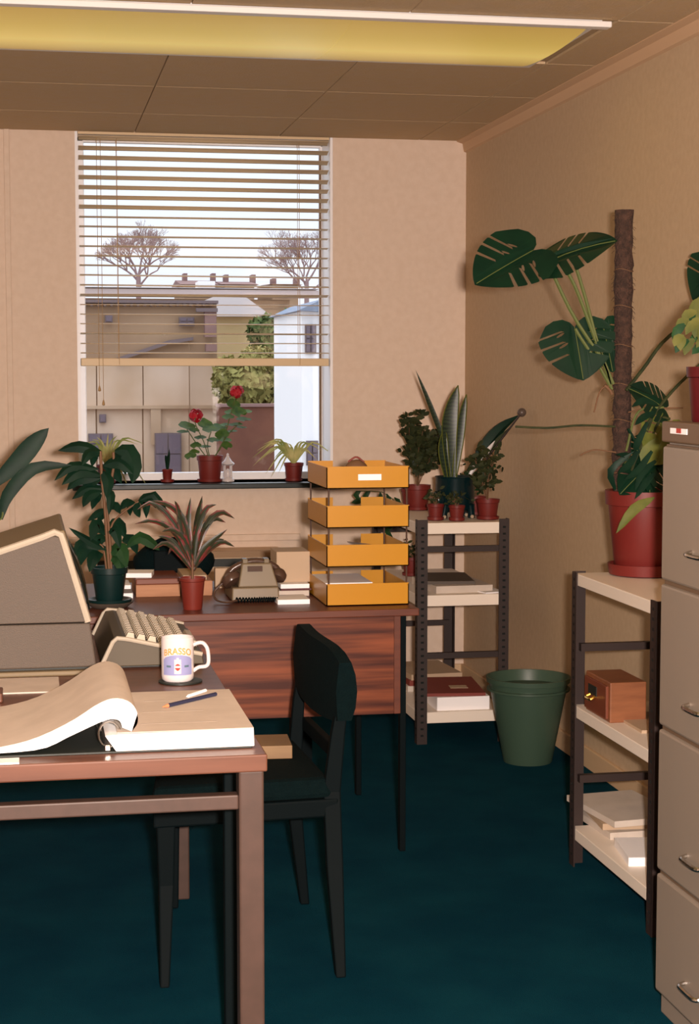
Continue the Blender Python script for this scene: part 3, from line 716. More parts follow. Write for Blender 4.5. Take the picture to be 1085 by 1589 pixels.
FL = [([(156,700),(122,692),(90,700)],.034,1),([(158,700),(138,702),(126,722)],.030,1),([(156,705),(146,706),(143,726)],.028,1),
 ([(178,700),(197,698),(207,725),(204,750)],.050,0),([(176,705),(190,712),(196,738)],.036,0),([(160,722),(184,716),(206,735)],.036,0),([(160,725),(176,728),(190,752)],.036,0),
 ([(158,738),(124,730),(95,752)],.036,1),([(156,742),(122,744),(104,762)],.030,1),([(153,728),(112,722),(84,745)],.028,1),([(156,745),(140,748),(126,766)],.028,0),([(158,730),(168,745),(164,772)],.032,0),
 ([(160,758),(134,758),(112,776)],.030,0),([(158,762),(138,768),(128,786)],.028,1),([(158,768),(148,775),(143,792)],.024,0),([(164,758),(172,768),(168,798)],.026,0),
 ([(163,790),(150,798),(136,810)],.020,0),([(166,788),(178,783),(186,796)],.024,0),([(165,795),(158,802),(151,812)],.018,0),
 ([(210,780),(196,778),(186,790)],.024,0),([(208,782),(202,788),(203,802)],.020,0),([(215,778),(212,790),(216,802)],.022,0),([(215,778),(226,780),(228,806)],.026,0),([(218,776),(238,766),(252,788),(262,800)],.022,0),([(216,776),(232,772),(243,790)],.028,0),
 ([(164,830),(150,812),(140,838)],.036,0),([(166,822),(186,812),(196,838)],.036,0),([(166,826),(178,822),(186,850)],.032,0),([(165,838),(152,838),(146,862)],.034,0),
 ([(168,860),(186,850),(196,880)],.042,2),([(168,862),(172,850),(168,888)],.040,2),([(170,866),(184,868),(190,892)],.034,2),([(162,850),(142,846),(126,862),(120,888)],.040,1),([(160,860),(146,862),(138,886)],.036,1),([(164,850),(130,842),(114,868)],.034,1),
 ([(196,850),(216,832),(236,842),(246,852)],.034,2),([(190,840),(205,838),(214,862)],.034,1),([(166,854),(138,838),(106,817)],.022,1)]
for i,(pts,wd,k) in enumerate(FL):
    P = PX(pts,fy); 
    for j,p_ in enumerate(P): p_.y += (-.05 if i%2 else .04)*j/len(P)
    leaf(fig, P, wd*1.15, (M['leaf_dk'],M['leaf_dk'],M['leaf'])[k], fold=-.35, peak=.4, nrm=(random.uniform(-.3,.3),-1,.5))
# --- broad leaved plant off the left edge, on the back desk
ay = 4.98
c = Vector((aY(-70,930,ay).x, ay, DZ))
asp = thing('broad_leaf_plant', 'broad dark leaves reaching in from the left edge above the terminal', 'potted plant', c)
pot(asp, c, .075,.055,.13, M['terra'], .07)
ctop = c+Vector((0,0,.13))
for pts,wd in (([(-20,760),(22,722),(52,688),(76,664)],.056),([(1,806),(12,768),(52,727),(112,722)],.040),([(-60,800),(-70,700),(-40,640)],.05),([(-80,820),(-120,740),(-150,700)],.05)):
    P = PX(pts,ay); leaf(asp,P,wd,M['leaf_dk'],fold=.22,n=10,peak=.5,base=.3,nrm=(.2,-1,.15))
    MB().tube(smooth_path([ctop, ctop.lerp(P[0],.6)+Vector((0,0,.02)), P[0], P[0].lerp(P[1],.3)],8),.003,5).build('stem', M['stem'], asp, smooth=True)
# --- cordyline in a terracotta pot
gy = 4.985
c = Vector((aY(299,940,gy).x, gy, DZ))
cor = thing('cordyline', 'red and green striped cordyline in a terracotta pot', 'potted plant', c)
tp_ = pot(cor, c, .0385,.028,.094, M['terra'], rim=.12)
hub = aY(299,872,gy)
MB().tube([tp_,hub+Vector((0,0,.02))],.004,6).build('stem', M['stem_br'], cor)
def striped():
    m = bpy.data.materials.new('striped_red_green_leaf'); m.use_nodes=True; nt=m.node_tree; b=nt.nodes['Principled BSDF']; b.inputs['Roughness'].default_value=.4
    tc=nt.nodes.new('ShaderNodeTexCoord'); n=nt.nodes.new('ShaderNodeTexNoise'); n.inputs['Scale'].default_value=38; nt.links.new(tc.outputs['Object'],n.inputs['Vector'])
    r=nt.nodes.new('ShaderNodeValToRGB'); e=r.color_ramp.elements; e[0].position=.42; e[0].color=(*lin((36,40,28)),1); e[1].position=.6; e[1].color=(*lin((108,36,38)),1); q=e.new(.5); q.color=(*lin((74,46,34)),1)
    nt.links.new(n.outputs['Fac'],r.inputs['Fac']); nt.links.new(r.outputs['Color'],b.inputs['Base Color']); return m
M['cord_leaf']=striped(); M['cord_green']=mat('dark_olive_leaf',(40,46,28),.5,spec=.15)
for i,(pts,wd) in enumerate([([(299,885),(276,820),(240,782),(213,792)],.016),([(299,880),(270,826),(238,808),(208,812)],.015),([(299,875),(292,820),(297,772)],.018),([(300,872),(305,810),(313,768)],.020),
 ([(301,875),(318,820),(342,796),(366,806)],.019),([(302,880),(318,850),(352,820)],.019),([(302,882),(322,856),(345,842),(366,850)],.016),([(300,888),(276,858),(256,842),(236,852)],.016),([(299,885),(278,850),(262,836),(246,834)],.014),
 ([(300,872),(286,810),(262,784),(232,776)],.018),([(301,878),(312,828),(332,806),(352,812)],.017),([(300,880),(288,840),(268,822),(250,824)],.018),([(301,886),(314,862),(332,842),(350,838)],.017),([(300,876),(303,830),(318,790),(335,782)],.017),([(300,885),(290,862),(272,846),(262,862)],.014),([(299,876),(283,830),(276,790),(270,776)],.014)]):
    P = PX(pts,gy); s_=(-1)**i
    for j,p_ in enumerate(P): p_.y += s_*.03*j/len(P)
    leaf(cor,P,wd*1.1,[M['cord_green'],M['cord_leaf']],edge=True,fold=.3,n=9,peak=.45,base=.35,nrm=(random.uniform(-.4,.4),-1,.4))

# --- windowsill plants
SY = BY+.06; SZ = WZ0
c = Vector((aY(260,750,SY).x, SY, SZ))
tiny = thing('small_succulent', 'tiny upright green succulent in a small dark red pot', 'potted plant', c)
tt = pot(tiny, c, .024,.018,.055, M['dkpot'], .030)
for k in range(5):
    a=k*1.3; P=[tt,tt+Vector((.006*math.cos(a),.006*math.sin(a),.05)),tt+Vector((.010*math.cos(a),.008*math.sin(a),.10 if k==0 else .07))]
    leaf(tiny,P,.013,M['leaf_dk'],fold=.4,n=5,base=.8)
c = Vector((aY(326,750,SY).x, SY, SZ))
ger = thing('geranium', 'red-flowering geranium in a terracotta pot on the windowsill', 'potted plant', c)
gt = pot(ger, c, .060,.046,.115, M['dkpot'], .056)
def gleaf(px,py,r,dy=0,m='leaf_ger'):
    p=aY(px,py,SY+dy); mb=MB(); n=12; vs=[p+Vector((0,0,-.002))]
    tl_=random.uniform(.2,.9); R=Matrix.Rotation(random.uniform(-.5,.5),3,'Z')@Matrix.Rotation(tl_,3,'X')
    for k in range(n):
        a=2*PI*k/n+.3; rr=r*(1+.10*math.cos(4*a)); 
        if k==9: rr*=.45
        vs.append(p+R@Vector((rr*math.cos(a),rr*math.sin(a),.15*r)))
    mb.add(vs,[(0,1+k,1+(k+1)%n) for k in range(n)]); mb.build('leaf',M[m],ger,smooth=True,fixn=False)
for (x,y,r,dy) in ((290,662,.032,-.02),(284,671,.022,-.04),(301,668,.020,0),(318,659,.030,.02),(327,668,.030,-.03),(340,664,.028,.02),(345,675,.026,-.02),(311,680,.022,-.03),(331,684,.024,0),(304,692,.020,-.04),(318,694,.022,-.02),(350,684,.022,.02),(352,692,.02,-.02),(302,702,.018,-.07),(296,708,.022,-.08),
  (362,628,.026,0),(370,640,.030,.02),(354,648,.022,-.02),(378,652,.028,.01),(366,660,.026,-.02),(382,640,.022,.03),(358,640,.022,.03),(360,670,.020,0),(350,660,.02,.02),(375,664,.02,-.01)):
    gleaf(x,y,r*1.25,dy)
for pts in ([(324,712),(316,685),(304,660),(303,648)],[(330,712),(345,690),(356,650),(367,612)],[(326,712),(322,690),(328,668)],[(322,712),(306,690),(290,666)],[(332,712),(350,680),(372,655)]):
    MB().tube(smooth_path(PX(pts,SY),10),.0026,5).build('stem',M['stem'],ger,smooth=True)
for (px,py,R_) in ((304,645,.034),(367,608,.034)):
    cc=aY(px,py,SY); mb=MB()
    for k in range(46):
        d_=Vector((random.gauss(0,1),random.gauss(0,1),random.gauss(0,.8))).normalized()*R_*random.uniform(.5,1)
        q_=cc+d_; u_=d_.orthogonal().normalized()*.010; v_=d_.cross(u_).normalized()*.010
        mb.add([q_-u_-v_,q_+u_-v_,q_+u_*1.1+v_,q_-u_+v_],[(0,1,2,3)])
    mb.build('flower_head',M['petal'],ger,fixn=False)
# ornament
c = Vector((aY(354,740,SY+.02).x, SY+.03, SZ))
orn = thing('lantern_ornament', 'small white china lantern ornament beside the geranium pot', 'ornament', c)
MB().lathe([(.030,0),(.030,.006),(.024,.016),(.020,.020)],c,20).build('base',M['mug'],orn,smooth=True)
for k in range(4):
    a=PI/4+k*PI/2; MB().tube([c+Vector((.020*math.cos(a),.02*math.sin(a),.018)),c+Vector((.021*math.cos(a),.021*math.sin(a),.075))],.0045,8).build('pillar',M['mug'],orn,smooth=True)
MB().lathe([(.010,.018),(.014,.03),(.011,.048),(.004,.058)],c,14).build('figure',M['mug'],orn,smooth=True)
MB().lathe([(.024,.074),(.032,.080),(.030,.084),(.018,.094),(.010,.108),(.005,.118),(.006,.123),(.001,.13)],c,20).build('roof',M['mug'],orn,smooth=True)
# spider plants
def spider(name,label,px,tips,pr,Yp,hang=0):
    c=Vector((aY(px,750,Yp).x,Yp,SZ)); t=thing(name,label,'potted plant',c); tp2=pot(t,c,pr,pr*.76,pr*1.75,M['dkpot'],pr*.86)
    for i,(x,y) in enumerate(tips):
        e_=aY(x,y,Yp+random.uniform(-.05,.04)); mid=tp2.lerp(e_,.5)+Vector((0,0,.035+.25*abs(e_.x-tp2.x)))
        leaf(t,[tp2,tp2.lerp(mid,.55)+Vector((0,0,.02)),mid,e_],.011,M['leaf_spider'],fold=.3,n=8,peak=.3,base=.6,nrm=(random.uniform(-.3,.3),-1,.6))
    return t
spider('spider_plant','pale striped spider plant in a small pot at the sill right',456,[(390,712),(398,700),(392,724),(412,736),(408,690),(428,690),(445,688),(470,684),(484,690),(500,700),(420,742),(432,735),(494,716),(402,716),(416,706),(524,712),(462,690),(438,700),(480,705),(450,695),(415,695),(425,712)],.045,SY-.01)
spider('spider_plant','pale spider plant in a pot on the sill behind the fig',166,[(142,682),(150,678),(168,672),(196,684),(215,690),(226,690),(210,740),(216,735),(128,690),(138,694),(182,676),(212,722),(230,756),(206,745),(160,690),(120,712),(205,770)],.045,SY-.01)

# ================================================================== RACKS
def rack(name, label, x0, x1, y0, y1, zs, ztop, bars, ph_=.043):
    t = thing(name, label, 'shelving unit', ((x0+x1)/2,(y0+y1)/2,0)); tk=.004; pw=.040
    for xi_,(x,sx_) in enumerate(((x0,1),(x1,-1))):
        for (y,sy_) in ((y0,1),(y1,-1)):
            mb=MB(); 
            xa_,xb_=sorted((x,x+sx_*pw)); ya_,yb_=sorted((y,y+sy_*tk)); mb.box(xa_,xb_,ya_,yb_,0,ztop)
            xa_,xb_=sorted((x,x+sx_*tk)); ya_,yb_=sorted((y+sy_*tk,y+sy_*pw)); mb.box(xa_,xb_,ya_,yb_,0,ztop)
            p_=mb.build('post',M['dark_steel'],t)
            mb=MB(); z=.03
            while z<ztop-.02:
                cx_=x+sx_*pw*.5; fy_=y-sy_*.0004; mb.add([(cx_-.006,fy_,z),(cx_+.006,fy_,z),(cx_+.006,fy_,z+.008),(cx_-.006,fy_,z+.008)],[(0,1,2,3)])
                fx_=x-sx_*.0004; cy_=y+sy_*pw*.5; mb.add([(fx_,cy_-.006,z),(fx_,cy_+.006,z),(fx_,cy_+.006,z+.008),(fx_,cy_-.006,z+.008)],[(0,1,2,3)])
                z+=.026
            mb.build('slots',M['hole'],p_,fixn=False,kind='stuff')
    for z in zs: bx('shelf',M['shelf'],x0+tk+.001,x1-tk-.001,y0+tk+.001,y1-tk-.001,z-ph_,z,t,bevel=.002)
    for z in bars:
        for y in (y0+.006,y1-.03): bx('crossbar',M['dark_steel'],x0+.02,x1-.02,y,y+.022,z-.011,z+.011,t)
    return t
r1y0 = 6.35
r1x0 = aY(648,900,r1y0).x; r1x1 = aY(790,900,r1y0).x; r1y1 = 7.24
zs1 = [aY(720,y,r1y0).z for y in (811,923,1104)]
rack('slotted_rack','slotted steel rack with white shelves in the far corner',r1x0,r1x1,r1y0,r1y1,zs1,aY(720,806,r1y0).z,[aY(720,852,r1y0).z,aY(720,1017,r1y0).z])
c_ = aZ(895,1345,0); r2y1 = c_.y+.04; r2x0 = aY(888,900,r2y1).x; r2y0 = 4.03
zs2 = [aX(908,y,r2x0).z for y in (896,1106,1301)]
zz2 = aX(900,886,r2x0).z
print('rack2', r2x0, r2y1, zs2, 'rack1', r1x0, r1x1, zs1, zz2)
rack('slotted_rack','slotted steel rack with white shelves beside the filing cabinet',r2x0,RX-.016,r2y0,r2y1,zs2,aY(900,886,r2y1).z,[aY(950,1001,r2y1).z,aY(950,1203,r2y1).z],ph_=.034)

# ---- rack 1 contents
S1,S2,S3 = zs1
# mid shelf papers
yb_=r1y0+.02
tag(MB().obox(((r1x0+r1x1)/2+.01,yb_+.21,S2+.014),(.115,.17,.014),rz=.06).build('paper_stack',M['paper'],org=((r1x0+r1x1)/2,yb_+.2,S2)),'stack of grey-cream papers on the corner rack middle shelf','papers')
tag(MB().obox(((r1x0+r1x1)/2-.01,yb_+.24,S2+.034),(.10,.15,.006),rz=-.12).build('folder',M['term_side'],org=((r1x0+r1x1)/2,yb_+.2,S2+.028)),'grey folder on top of the papers on the corner rack','folder')
tag(MB().obox((r1x1-.06,yb_+.06,S2+.003),(.05,.06,.0025),rz=.3).build('loose_sheet',M['paper_white'],org=(r1x1-.06,yb_+.06,S2)),'white sheet hanging over the front of the corner rack middle shelf','paper')
# bottom shelf
tag(MB().obox(((r1x0+r1x1)/2+.01,yb_+.15,S3+.026),(.105,.14,.026)).build('book_stack',M['paper_white'],org=((r1x0+r1x1)/2,yb_+.15,S3)),'thick white listing on the corner rack bottom shelf','book')
fo = thing('maroon_folder','maroon folder with a cream label lying on the white listing','folder',((r1x0+r1x1)/2,yb_+.2,S3+.052))
MB().obox(((r1x0+r1x1)/2-.0,yb_+.2,S3+.059),(.118,.18,.006),rz=-.10).build('cover',M['maroon'],fo)
MB().obox(((r1x0+r1x1)/2+.025,yb_+.15,S3+.0658),(.035,.03,.0006),rz=-.10).build('label',M['card'],fo)
for k,(m_,lab) in enumerate((('paper','bottom cream book in the row left on the corner rack'),('maroon','maroon book in the middle of the pile at the back of the corner rack'),('card','buff book on top of the pile at the back of the corner rack'))):
    tag(MB().obox(((r1x0+r1x1)/2-.01,yb_+.58,S3+.012+.024*k),(.11,.16,.0118),rz=.04*k).build('book',M[m_],org=((r1x0+r1x1)/2,yb_+.58,S3+.024*k)),lab,'book','books at the back of the corner rack')
# plants on rack 1
def bushy(name,label,px,py,rt,h,Y,Z,m,spread,height,n,lm,sz=.012,seed=1,bias=0,pm='redpot',sauc=True):
    rnd=random.Random(seed); c=Vector((aY(px,py,Y).x,Y,Z)); t=thing(name,label,'potted plant',c)
    tp2=pot(t,c,rt,rt*.76,h,M[pm],rt*.95 if sauc else None)
    fol=MB(); 
    for s in range(9):
        a=rnd.uniform(0,2*PI); rr=spread*rnd.uniform(.3,1); e_=tp2+Vector((rr*math.cos(a)+bias,rr*math.sin(a)*.5,height*rnd.uniform(.55,1)))
        P=smooth_path([tp2,tp2.lerp(e_,.5)+Vector((rnd.uniform(-.02,.02),0,.02)),e_],8)
        MB().tube(P,.0014,4).build('stem',M['stem_br'],t)
        for k in range(n//9):
            q=P[rnd.randrange(2,8)]+Vector((rnd.gauss(0,.016),rnd.gauss(0,.016),rnd.gauss(0,.012)))
            d_=Vector((rnd.uniform(-1,1),rnd.uniform(-1,1),rnd.uniform(-.4,.8))).normalized()*sz*rnd.uniform(1.2,2.2)
            leaf_geo(fol,[q,q+d_*.5,q+d_],sz,nrm=(rnd.uniform(-1,1),-1,rnd.uniform(-.2,1)),n=4,peak=.5,base=.3)
    fol.build('foliage',M[lm],t,smooth=True,fixn=False,kind='stuff')
    return t
bushy('leafy_plant','tall olive leafy plant at the left end of the corner rack top',648,806,.055,.10,6.98,S1,None,.17,.31,620,'leaf_olive',.020,3)
bushy('leafy_plant','small red pot front left on the corner rack top, under the black planter',676,806,.034,.058,6.47,S1,None,.04,.05,50,'leaf_olive',.012,4)
bushy('leafy_plant','middle small red pot between the legs of the black planter',709,808,.032,.055,6.43,S1,None,.03,.035,36,'leaf_olive',.012,5)
bushy('leafy_plant','trailing leafy plant in the right-hand red pot on the corner rack',757,807,.046,.075,6.47,S1,None,.07,.21,170,'leaf_olive',.018,6)
bushy('leafy_plant','low green creeper in a red pot at the back right of the corner rack',738,803,.043,.07,6.70,S1,None,.07,.12,110,'leaf',.014,9)
bushy('trailing_plant','trailing plant in a small red pot on the corner rack middle shelf',640,893,.045,.075,7.0,S2,None,.05,.06,50,'leaf_olive',.012,8)
# leaves reaching between the trays, from a plant on the rack
c = Vector((aY(640,806,7.12).x, 7.14, S1)); iv = thing('ivy_plant','green ivy trailing behind the yellow trays from the corner rack','potted plant',c)
it = pot(iv,c,.045,.034,.08,M['redpot'])
for pts in ([(625,790),(598,765),(560,762)],[(630,795),(600,778),(565,772)],[(632,800),(610,790),(585,788)],[(632,800),(616,812),(600,828),(590,836)]):
    MB().tube(smooth_path([it]+PX(pts,7.0),8),.0018,4).build('stem',M['stem'],iv)
for pts in ([(560,762),(552,768),(560,778)],[(575,762),(567,770),(573,782)],[(590,764),(590,775),(580,785)],[(600,766),(604,780),(592,790)],[(612,772),(620,782),(606,792)],[(585,785),(596,792),(606,796)],[(566,772),(556,778),(545,780)],[(600,826),(592,834),(584,828)],[(608,818),(600,824),(610,834)],[(626,786),(634,796),(622,804)]):
    leaf(iv,PX(pts,6.98),.026,M['leaf'],n=5,nrm=(.2,-1,.4))
# black legged planter with snake plant
qy = 6.58
pc = Vector((aY(706,806,qy).x, qy, S1)); z0=aY(706,786,qy).z; z1=aY(706,731,qy).z
sn = thing('snake_plant','upright snake plant in a black four-legged planter on the corner rack','potted plant',pc)
rp=.078
MB().lathe([(rp*.7,0),(rp*.92,.012),(rp,.05),(rp,z1-z0-.01),(rp*1.03,z1-z0),(rp*.92,z1-z0),(rp*.88,z1-z0-.02)],(pc.x,qy,z0-.02),28).build('planter_body',M['dkglaze'],sn,smooth=True)
MB().lathe([(.01,0),(rp*.89,0),(rp*.85,.004),(.01,.006)],(pc.x,qy,z1-.045),20).build('soil',M['soil'],sn)
for sx_ in (-1,1):
    for sy_ in (-1,1):
        lx=pc.x+sx_*.050; ly=qy+sy_*.045
        l_=MB().tube([(lx*1.0,ly,z0+.01),(lx+sx_*.006,ly,S1+.02),(lx+sx_*.006,ly,S1+.002)],[.020,.014,.015],10).build('planter_leg',M['dkglaze'],sn,smooth=True)
        MB().sph((lx+sx_*.006,ly-.012,S1+.008),.008,8).build('pale_toe',M['card'],l_,smooth=True)
MB().sph((pc.x-rp*.95,qy-.03,z0+.030),.034,16,1,.9,1.1).build('planter_head',M['dkglaze'],sn,smooth=True)
MB().tube(smooth_path([Vector((pc.x-rp*1.2,qy-.04,z0+.02)),Vector((pc.x-rp*1.35,qy-.06,z0-.02)),Vector((pc.x-rp*1.15,qy-.07,z0-.045))],8),[.016,.014,.012,.011,.010,.009,.008,.007],8).build('planter_trunk',M['dkglaze'],sn,smooth=True)
def snake():
    m=bpy.data.materials.new('banded_snake_leaf'); m.use_nodes=True; nt=m.node_tree; b=nt.nodes['Principled BSDF']; b.inputs['Roughness'].default_value=.4
    tc=nt.nodes.new('ShaderNodeTexCoord'); wv=nt.nodes.new('ShaderNodeTexWave'); wv.bands_direction='Z'; wv.inputs['Scale'].default_value=22; wv.inputs['Distortion'].default_value=6; wv.inputs['Detail'].default_value=3
    nt.links.new(tc.outputs['Object'],wv.inputs['Vector']); r=nt.nodes.new('ShaderNodeValToRGB'); e=r.color_ramp.elements; e[0].position=.3; e[0].color=(*lin((8,30,18)),1); e[1].position=.75; e[1].color=(*lin((36,52,30)),1)
    nt.links.new(wv.outputs['Fac'],r.inputs['Fac']); nt.links.new(r.outputs['Color'],b.inputs['Base Color']); return m
M['snake']=snake()
for pts,wd in (([(698,740),(690,690),(668,630),(645,574)],.022),([(701,740),(697,680),(700,640),(711,598)],.062),([(705,740),(712,690),(717,650),(724,612)],.034),([(694,740),(688,700),(690,665)],.04)):
    lf=leaf(sn,PX(pts,qy),wd,M['snake'],fold=.25,n=10,peak=.5,base=.55)
    if wd>.03:
        for s_ in (0,2):
            me=lf.data; base_=wloc(sn); n_=10; edge=[Vector(me.vertices[i*3+s_].co)+base_ for i in range(n_)]
            MB().tube(edge,.0022,4).build('pale_margin',M['leaf_yel'],lf,smooth=True)
# folded umbrella leaning with ball handle
ux=thing('folded_umbrella','folded dark green and white umbrella with a brown ball knob, behind the snake plant','umbrella',aY(728,760,6.72))
A=aY(725,752,6.74); B=aY(810,640,6.62)
MB().tube([A,B],.004,6).build('shaft',M['dark_steel'],ux)
MB().sph(B,.018,16).build('knob',mat('brown_ball',(84,72,66),.3),ux,smooth=True)
def fold(pts,wd,m,n=12,seed=0,Yu=6.70):
    P=smooth_path(PX(pts,Yu),n); mb=MB(); vs=[]; K=10
    for i,p_ in enumerate(P):
        t=i/(n-1); tg=(P[min(i+1,n-1)]-P[max(i-1,0)]).normalized(); u_=tg.cross(Vector((0,1,0))).normalized(); v_=tg.cross(u_)
        r_=wd/2*(.45+.75*math.sin(PI*min(1,t*1.1)))*(1 if t<.9 else (1-t)*7+.25)
        for k in range(K):
            a=2*PI*k/K; rr=r_*(1 if k%2 else .72); vs.append(p_+u_*rr*math.cos(a)+v_*rr*math.sin(a)*.6)
    mb.add(vs,[(i*K+k,i*K+(k+1)%K,(i+1)*K+(k+1)%K,(i+1)*K+k) for i in range(n-1) for k in range(K)])
    return mb.build('folded_cloth',m,ux,smooth=True)
fold([(732,728),(750,695),(775,665),(804,645)],.046,M['leaf_dk'])
fold([(722,740),(742,712),(765,690),(790,665)],.034,M['leaf_olive'])
fold([(726,742),(742,716),(756,700),(768,684)],.022,M['silver'],Yu=6.62)

# ---- waste bin
c = aZ(819,1181,0); c = Vector((c.x, c.y, 0)); 
rb_=(865-790)/2/ (FPX/ c.y)*1.0; hz = 1.43-(1055-580)/(FPX/c.y)
bin_ = thing('waste_bin','dark green plastic waste bin on the carpet between the racks','bin',c)
rt_=.150; rb_=.088; hb=.318
MB().lathe([(rb_,0),(rb_+.002,.004),(rt_-.004,hb-.02),(rt_+.004,hb-.018),(rt_+.006,hb),(rt_-.001,hb),(rt_-.007,hb-.02),(rb_-.004,.01),(.01,.008)],c,40).build('bin_body',M['bin'],bin_,smooth=True)
MB().lathe([(rt_-.003,hb-.05),(rt_+.0035,hb-.048),(rt_+.0035,hb-.042),(rt_-.002,hb-.04)],c,40).build('rib',M['bin'],bin_,smooth=True)

# ---- rack 2 contents
Z1,Z2,Z3 = zs2
pcx = aY(1000,800,4.62).x; pcy = 4.62
mp_ = thing('monstera','tall monstera climbing a mossy pole in a big red pot','potted plant',(pcx,pcy,Z1))
c = Vector((pcx,pcy,Z1))
MB().lathe([(.088,0),(.098,.004),(.103,.034),(.098,.034),(.092,.01)],c,36).build('saucer',M['redpot'],mp_,smooth=True)
MB().lathe(pot_profile(.110,.082,.235,.18),c+Vector((0,0,.008)),40).build('pot',M['redpot'],mp_,smooth=True)
MB().lathe([(.02,0),(.097,0),(.093,.004),(.02,.006)],c+Vector((0,0,.21)),24).build('soil',M['soil'],mp_)
py_ = 4.64
pa = aY(964,790,py_); pbt = aY(969,326,py_)
mb = MB(); P=[pa.lerp(pbt,i/60) for i in range(61)]
mb.tube(P,[.0255*(1+.05*math.sin(i*1.3)) for i in range(61)],16); mb.v=[(x+.0035*noise.noise(Vector((x*90,y*90,z*60))),y+.0035*noise.noise(Vector((x*90+7,y*90,z*60))),z) for x,y,z in mb.v]
pole=mb.build('moss_pole',M['moss'],mp_,smooth=True)
mb=MB()
for k in range(260):
    t=random.random(); q=pa.lerp(pbt,t); a=random.uniform(0,2*PI); d_=Vector((math.cos(a),math.sin(a),random.uniform(-.8,.8)))
    s_=q+Vector((math.cos(a),math.sin(a),0))*.024; mb.tube([s_,s_+d_*.005,s_+d_*.010+Vector((0,0,-.004))],.0006,3,cap=False)
mb.build('moss_fibre',M['moss'],pole,kind='stuff')
for t in (.12,.3,.42,.55,.68,.8): 
    q=pa.lerp(pbt,t); pts=[q+Vector((.027*math.cos(a),.027*math.sin(a),.004*math.sin(2*a))) for a in [2*PI*k/16 for k in range(17)]]
    MB().tube(pts,.0013,5).build('tie',M['stem_br'],pole)
def monstera_leaf(B_,T_,nrm,wf=.85,cuts=(.12,.30,.48,.64),holes=(),curl=.25,m='leaf_mon',name='leaf'):
    B_=Vector(B_); T_=Vector(T_); L_=(T_-B_).length; U=(T_-B_).normalized(); N=Vector(nrm); N=(N-U*N.dot(U)).normalized(); S=U.cross(N)
    def e(u):
        if u<0: return .40*math.sqrt(max(0,1-(u/.18)**2))*1.0+.0
        return .5*math.cos(min(1,u)**1.45*PI/2)**.8*(.82+.18*min(1,u/.2))+.0
    def half(sg,cuts):
        pts=[(.0,.0),(-.10,.05),(-.17,.14),(-.16,.26),(-.08,.37),(.0,e(.0))]
        us=[.04+.04*k for k in range(24)]; cs=sorted(cuts); i=0
        for u in us:
            hit=[cc for cc in cs if abs(u-cc)<.021]
            if hit:
                cc=hit[0]; pts+=[(cc-.02,e(cc-.02)),(cc-.12,.17*e(cc)/.5+.02),(cc-.10,.13*e(cc)/.5+.02),(cc+.018,e(cc+.018)*.97)]
                cs.remove(cc)
            else:
                if pts[-1][0]<u-.005: pts.append((u,e(u)))
        pts.append((1.0,0)); return [(u,sg*v) for u,v in pts]
    R_=half(1,cuts); L2=half(-1,cuts); outer_=R_+L2[::-1][1:-1]
    loops=[outer_]
    for (u,v,l_,w_) in holes:
        for sg in (1,-1):
            lp=[]
            for k in range(8):
                a=2*PI*k/8; du=l_*math.cos(a); dv=w_*math.sin(a); ca,sa=math.cos(.95),math.sin(.95)
                lp.append((u+du*ca-dv*sa, sg*(v+du*sa+dv*ca)))
            loops.append(lp)
    tri=tessellate_polygon([[Vector((u,v,0)) for u,v in lp] for lp in loops]); flat=[q for lp in loops for q in lp]
    vs=[B_+U*(u*L_)+S*(v*L_*wf*1.15)+N*(L_*(.10*abs(v)*1.6 - curl*(u-.3)**2*.5 - curl*v*v*1.4)) for u,v in flat]
    mb=MB(); mb.add(vs,[tuple(t) for t in tri if len(set(t))==3])
    lf=mb.build(name,M[m],mp_,fixn=True,smooth=False,solid=.0008)
    MB().tube([B_+U*(u*L_)+N*(L_*(-curl*(u-.3)**2*.5)+.0008) for u in (0,.25,.5,.75,.97)],.0013,4).build('midrib',M['stem'],lf)
    return lf
Ym=4.60
monstera_leaf(aY(828,388,Ym),aY(737,440,Ym-.05),(-.25,-1,.9),wf=.95,cuts=(.32,.48,.64),holes=((.18,.2,.07,.018),(.34,.17,.07,.018)),curl=.1)
monstera_leaf(aY(852,404,Ym),aY(955,366,Ym-.10),(.1,-.75,1),wf=.95,cuts=(.24,.40,.56),holes=(),curl=.35)
monstera_leaf(aY(892,508,Ym),aY(906,590,Ym-.04),(-.15,-1,.2),wf=1.25,cuts=(.16,.36,.60),holes=((.12,.2,.07,.02),(.32,.18,.08,.022)),curl=.12)
monstera_leaf(aY(936,505,Ym+.04),aY(952,578,Ym+.03),(.2,-1,.1),wf=.9,cuts=(.12,.3,.48,.64),curl=.1)
monstera_leaf(aY(1030,632,Ym),aY(978,600,Ym-.03),(-.3,-1,.9),wf=.9,cuts=(.12,.28,.44,.6),curl=.3)
monstera_leaf(aY(1015,690,Ym+.05),aY(985,740,Ym),(.1,-1,.5),wf=.9,cuts=(.12,.28,.44,.6),curl=.3)
monstera_leaf(aY(1010,720,Ym-.02),aY(962,765,Ym-.06),(-.3,-1,.8),wf=.8,cuts=(.12,.28,.44,.6),curl=.3)
monstera_leaf(aY(1005,735,Ym),aY(1012,785,Ym-.05),(.3,-1,.4),wf=1.0,cuts=(.12,.3,.5),curl=.3)
monstera_leaf(aY(1040,655,Ym),aY(1012,720,Ym-.05),(.3,-1,.4),wf=1.0,cuts=(.12,.3,.5),curl=.3,m='leaf_yel')
monstera_leaf(aY(1118,420,Ym),aY(1080,468,Ym-.05),(.3,-1,.4),wf=1.2,cuts=(.3,.5),curl=.3)
leaf(mp_,PX([(1016,772),(985,790),(956,828)],4.47),.030,M['leaf_yel'],n=7,fold=-.3)
leaf(mp_,PX([(1020,680),(1008,708),(1012,722)],4.55),.055,M['leaf_yel'],n=7,fold=-.3)
